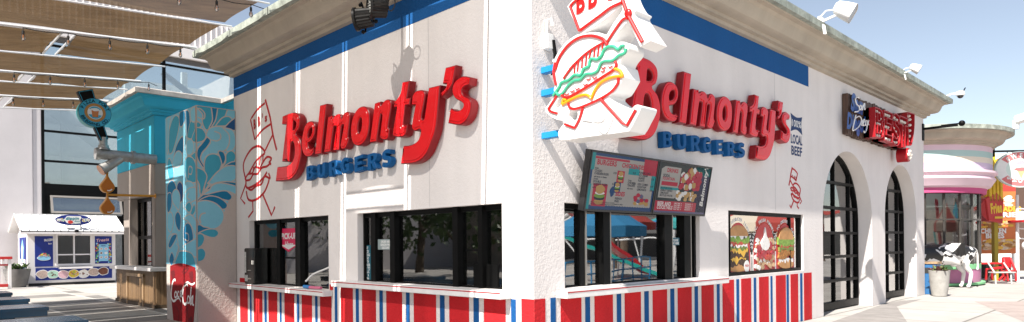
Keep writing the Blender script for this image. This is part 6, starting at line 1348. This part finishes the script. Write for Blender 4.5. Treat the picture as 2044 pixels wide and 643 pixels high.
mb.build('panel', [mat('sign magenta', (.62, .02, .09), .45), M_white], pk, smooth=False)
def label_plate(fr, a, b, w_, h_, lines, c, m_bg, m_tx, where, lh):
    t = empty('notice', fr(a, b, c), where, 'notice', 'small notices in the windows'); mb = MB(); mb.fbox(fr, a-w_/2, b-h_/2, c-.006, a+w_/2, b+h_/2, c, 0)
    for i, s in enumerate(lines): mb.text(s, a, b+h_/2-lh*(i+1.15), lh*.75, fr, c, 1, bold=.03, width=min(w_*.85, len(s)*lh*.55), depth=.001)
    mb.build('panel', [m_bg, m_tx], t, smooth=False)
M_tl = mat('notice teal', (.01, .10, .14), .45)
a_, b_ = LW(736.5, 528, -.2); label_plate(LFR, a_, b_, .27, .66, ['MUST', 'BE 21', 'COCKTAILS', 'TO GO', 'BOOTH', 'IS FREE', 'OPEN TO', 'PUBLIC', 'NOT A', 'A KEN'], -.149, M_tl, M_white, 'dark teal notice with white lines at the left end of the wide window', .058)
a_, b_ = LW(770, 488, -.12); label_plate(LFR, a_, b_, .46, .17, ['ORDER HERE', 'SEASON PASS', 'DISCOUNT'], -.118, mat('notice grey', (.25, .3, .3), .4), M_white, 'small pale notice on the rail of the wide window', .05)
a_, b_ = RW(1347, 482, -.08); label_plate(RFR, a_, b_, .24, .12, ['PLEASE', 'PAY HERE'], -.07, M_tl, M_white, 'small teal notice on the rail of the sunny window', .05)
a_, b_ = RW(1382, 445, -.12); label_plate(RFR, a_, b_, .14, .48, ['A', 'OPEN', 'DAILY'], -.125, M_white, M_bshd, 'white and blue notice behind the last pane of the sunny window', .07)
# cup stacks
CUPM = [mat('paper cup', (.74, .71, .67), .45), mat('cup red', (.55, .03, .04), .4)]
cb = empty('cup_rack', (-.9, .35, 1.05), 'black cup rack under the white cups inside the wide window', 'rack'); mb = MB(); mb.box(-1.32, .14, 1.051, -.80, .50, 1.42); mb.build('rack_body', M_blk, cb, bevel=.01)
for i, (x, z1, lab) in enumerate(((-.99, 1.86, 'tall stack of white paper cups with a red mark inside the wide window'), (-.84, 1.98, 'taller stack of white paper cups nearest the corner jamb'), (-1.2, 1.92, 'shaded stack of grey cups left of the white cup stacks'))):
    t = empty('cup_stack', (x, .28, 1.42), lab, 'cup stack', 'cup stacks in the wide window'); mb = MB(); n_ = 14; h_ = (z1-1.42)/n_; pr_ = []
    for k_ in range(n_): pr_ += [(.092-.002*k_, k_*h_), (.086-.002*k_, k_*h_+h_*.85)]
    pr_ += [(.06, n_*h_), (.0, n_*h_)]
    mb.lathe(pr_, (x, .28, 1.421), 20, 0, caps=False); mb.build('cups', CUPM[0] if i < 2 else mat('steel cups', (.3, .3, .29), .3, .6), t, angle=50)
    if i < 2: mb = MB(); mb.plate(blob(x+.03, z1-.14, .035, .13, 14, .1, 2), [], .1, .105, LF(.28+.015), 0); mb.build('red_mark', CUPM[1], t, smooth=False)
# bent white wand and packets on the pick-up counter
t = empty('straw_tube', (-5.9, -.1, .9), 'bent white flexible tube with pink and blue grip lying on the pick-up counter', 'tube')
pts = [LW(612, 562, .08), LW(618, 548, .08), LW(638, 536, .08), LW(648, 525, .08)]
mb = MB(); mb.tube([(p[0], -.10+.03*i, p[1]) for i, p in enumerate(cr(pts, False, 3)[::1])], .018, 8); mb.build('tube', M_white, t)
q0 = LW(606, 567, .1); q1 = LW(637, 568, .1); mb = MB(); mb.tube([(q0[0], -.09, .935), (q0[0]+.22, -.09, .935)], .032, 10, 0); mb.tube([(q0[0]+.22, -.09, .93), (q1[0], -.06, .93)], .026, 10, 1); mb.build('grip', [mat('grip blue', (.03, .2, .5), .4), mat('grip pink', (.6, .15, .25), .4)], t)
# worker inside the wide window
wk = empty('person', (-3.45, 1.7, .05), 'person in a dark cap and pale grey shirt working behind the wide window', 'person')
V, E_, RD = [], [], []
X, Y = -3.45, 1.7
pv = vt((X, Y, .95), (.16, .12)); s1 = vt((X, Y-.02, 1.15), (.15, .11), pv); s2 = vt((X, Y-.04, 1.33), (.17, .11), s1); nk = vt((X, Y-.06, 1.45), .055, s2); hd = vt((X, Y-.08, 1.55), .085, nk); vt((X, Y-.09, 1.68), .08, hd)
for s in (-1, 1):
    sh = vt((X+s*.18, Y-.05, 1.37), .065, s2); el = vt((X+s*.24, Y-.12, 1.12), .045, sh); wr = vt((X+s*.14, Y-.34, 1.10), .032, el); vt((X+s*.11, Y-.42, 1.10), .038, wr)
    hp_ = vt((X+s*.09, Y, .86), .10, pv); kn = vt((X+s*.10, Y-.01, .48), .065, hp_); an = vt((X+s*.10, Y+.01, .10), .045, kn); vt((X+s*.10, Y-.12, .07), .04, an)
M_skin = mat('skin', (.42, .24, .16), .5)
skin('body', V, E_, RD, M_skin, wk, 2, pv)
mb = MB(); mb.lathe([(.205, 0), (.20, .2), (.215, .40), (.13, .47), (.07, .49)], (X, Y-.03, .93), 20); 
mb.v = [(X+(v[0]-X)*1.0, Y-.03+(v[1]-Y+.03)*.68, v[2]) for v in mb.v]
for s in (-1, 1): mb.tube([(X+s*.17, Y-.05, 1.37), (X+s*.235, Y-.10, 1.19)], [.085, .07], 10)
mb.build('shirt', mat('grey shirt', (.55, .54, .52), .7, var=.15), wk); mb = MB(); mb.lathe([(.115, 0), (.12, .06), (.09, .12), (.0, .14)], (X, Y-.09, 1.64), 18); mb.beam((X, Y-.18, 1.655), (X, Y-.31, 1.64), .15, .015); mb.build('cap', M_blk, wk)
mb = MB(); mb.ball((X, Y-.185, 1.575), (.018, .03, .022), 8); mb.build('nose', M_skin, wk); mb = MB()
for s in (-1, 1): mb.ball((X+s*.034, Y-.166, 1.61), (.014, .01, .009), 8)
mb.build('eye', M_blk, wk)

# ================================================================ unseen plaza across the way, layout made up to fill the glass reflections
def palm(x, y, h, seed):
    t = empty('palm_tree', (x, y, 0), 'tall slim palm across the plaza, reflected in the arched doors', 'tree', 'palms across the plaza'); q = random.Random(seed)
    mb = MB(); mb.tube([(x+.15*math.sin(i*.4+seed), y, h*i/8) for i in range(9)], [.24-.012*i for i in range(9)], 10); mb.build('trunk', mat('palm trunk', (.16, .12, .09), .9, var=.4, vscale=6), t)
    mb = MB(); tp = Vector((x+.15*math.sin(3.2+seed), y, h))
    for i in range(34):
        a = q.uniform(0, 6.28); e = q.uniform(-.5, 1.2); L_ = q.uniform(1.6, 2.4); d = Vector((math.cos(a), math.sin(a), 0)); prev = tp; sd_ = Vector((-d.y, d.x, 0))
        pts = [tp+d*L_*u*math.cos(e)+Vector((0, 0, L_*u*math.sin(e)-1.2*u*u)) for u in (0, .25, .5, .75, 1)]
        for j in range(4):
            w0_, w1_ = (.05, .25, .3, .22, .02)[j], (.05, .25, .3, .22, .02)[j+1]
            for s in (-1, 1): mb.add([pts[j], pts[j+1], pts[j+1]+sd_*s*w1_-Vector((0, 0, w1_*.6)), pts[j]+sd_*s*w0_-Vector((0, 0, w0_*.6))], [(0, 1, 2, 3)])
    mb.build('crown', mat('palm leaf', (.05, .09, .03), .5, var=.3), t, smooth=False)
for i, (x, y, h) in enumerate(((13, 44, 9), (15, 52, 10), (18, 40, 8), (10.5, 60, 11), (26, 38, 9), (21, 30, 8))): palm(x, y, h, i)
def block(x0, y0, x1, y1, h, m, label, stripes=None):
    t = empty('park_building', ((x0+x1)/2, (y0+y1)/2, 0), label, 'building'); mb = MB(); mb.box(x0, y0, 0, x1, y1, h); mb.build('wall', m, t)
    mb = MB(); mb.box(x0-.3, y0-.3, h, x1+.3, y1+.3, h+.35)
    mb.build('roof', stripes or M_corn, t)
    mb = MB(); mb.box(x0-.02, y0+1, .3, x0-.0, y1-1, 2.6); mb.box(x0+1, y0-.02, .3, x1-1, y0, 2.6); mb.build('opening', M_dark, t)
    return t
block(30, 30, 40, 55, 4.5, mat('park pale wall', (.62, .58, .53), .8), 'low pale building across the plaza behind the palms')
block(8, 66, 34, 74, 4.5, mat('park white wall', (.68, .65, .62), .8), 'low white building at the far end of the plaza', mat('park red roof', (.35, .06, .05), .6))
def umbrella(x, y, h, r_, c1, c2, label, n=16):
    t = empty('umbrella', (x, y, 0), label, 'umbrella'); mb = MB(); mb.tube([(x, y, 0), (x, y, h+.9)], .04, 8); mb.build('pole', M_white, t)
    mb = MB()
    for i in range(n):
        a, b = 2*math.pi*i/n, 2*math.pi*(i+1)/n; p0 = (x, y, h+.95); p1 = (x+r_*math.cos(a), y+r_*math.sin(a), h); p2 = (x+r_*math.cos(b), y+r_*math.sin(b), h)
        d1 = (p1[0], p1[1], h-.35); d2 = (p2[0], p2[1], h-.35); mb.add([p0, p1, p2, d2, d1], [(0, 1, 2), (1, 4, 3, 2)], i % 2)
    mb.build('canopy', [c1, c2], t, smooth=False)
M_ur, M_ut, M_ub, M_ug = mat('canvas red', (.34, .05, .04), .8), mat('canvas sand', (.55, .48, .38), .8), mat('canvas blue', (.04, .22, .42), .8), mat('canvas aqua', (.06, .40, .40), .8)
umbrella(6.9, 22.0, 2.45, 3.0, M_ur, M_ut, 'big red and sand striped umbrella facing the poster window', 10)
umbrella(9.0, 13.2, 2.3, 1.7, M_ub, M_ub, 'blue umbrella across from the sunny window'); umbrella(13, 26, 2.8, 2.4, M_ub, M_ug, 'blue and aqua umbrella farther across the plaza'); umbrella(13.5, 20.5, 2.7, 1.9, M_ur, M_ur, 'plain red umbrella by the slide')
t = empty('slide', (15, 24, 0), 'red and aqua ride ramp on a white lattice across the plaza', 'slide'); mb = MB(); mb.beam((12, 20.5, .3), (15, 17, 4), 1.6, .15, 0); mb.beam((10.6, 19.6, .2), (14, 16.2, 2.2), .8, .15, 1); mb.build('ramp', [mat('ride red', (.55, .03, .04), .35), mat('ride aqua', (.03, .40, .36), .35)], t)
mb = MB()
for i in range(14): x = 14+i*2.2; mb.tube([(x, 34-.4*i, 0), (x, 34-.4*i, 6+3*math.sin(i*.7))], .10, 6); mb.tube([(x, 34-.4*i, 0), (x+2.2, 33.6-.4*i, 5+3*math.sin(i*.7+.7))], .06, 6)
for k_ in range(2): mb.tube([(14+i*1.1, 34-.2*i+k_*.8, 6.1+3*math.sin(i*.35)) for i in range(29)], .12, 6)
for z in (2, 4): mb.tube([(14, 34, z), (43, 28.6, z)], .07, 6)
mb.build('lattice', mat('coaster white', (.66, .66, .66), .5), t)
t = empty('railing', (9, 14, 0), 'bright blue pipe railing across from the sunny window', 'railing'); mb = MB()
for z in (.35, .7, 1.1): mb.tube([(7.4, 9.4, z), (9.4, 17, z)], .03, 6)
for i in range(9): mb.tube([(7.4+i*.25, 9.4+i*.95, 0), (7.4+i*.25, 9.4+i*.95, 1.1)], .03, 6)
mb.build('rail', mat('rail blue', (.03, .25, .50), .4), t)
# green wall and trees beyond the courtyard, added to reflect in the shaded windows
def tree(x, y, h, r_, seed, label, g='trees beyond the courtyard'):
    t = empty('tree', (x, y, 0), label, 'tree', g); q = random.Random(seed); mb = MB(); mb.tube([(x, y, 0), (x+.1, y, h*.35), (x, y+.1, h*.6)], [.22, .16, .08], 8)
    for i in range(6): a = q.uniform(0, 6.28); mb.tube([(x+.1, y, h*(.3+.05*i)), (x+math.cos(a)*r_*.6, y+math.sin(a)*r_*.6, h*(.55+.06*i))], [.08, .03], 6)
    mb.build('trunk', mat('bark', (.10, .075, .055), .9, var=.3), t); mb = MB()
    for k_ in range(26):
        c = Vector((x, y, h*.68))+Vector((q.gauss(0, .5)*r_, q.gauss(0, .5)*r_, q.gauss(0, .42)*r_))
        for i in range(26):
            p = c+Vector((q.gauss(0, .32), q.gauss(0, .32), q.gauss(0, .26))); n_ = Vector((q.gauss(0, 1), q.gauss(0, 1), q.gauss(0, 1))).normalized(); u = n_.orthogonal().normalized()*.20; v_ = n_.cross(u)*.7
            mb.add([p-u, p-v_, p+u, p+v_], [(0, 1, 2, 3)])
    mb.build('crown', mat('tree leaf', (.06, .10, .03), .55, var=.5, vscale=2), t, smooth=False)
for i, (x, y, h, r_) in enumerate(((-5, -17, 5, 2.2), (-9, -18, 5, 2.4), (-13, -17, 5, 2.3), (-17.5, -18, 5.5, 2.6), (-22, -17, 5, 2.4), (-27, -18, 6, 2.8), (-33, -17, 5.5, 2.5))): tree(x, y, h, r_, i, 'bushy green tree across the courtyard, reflected in the shaded windows')
block(-44, -34, -4, -27, 6, mat('park sand wall', (.30, .25, .21), .8, var=.3), 'long sand coloured building beyond the courtyard trees')
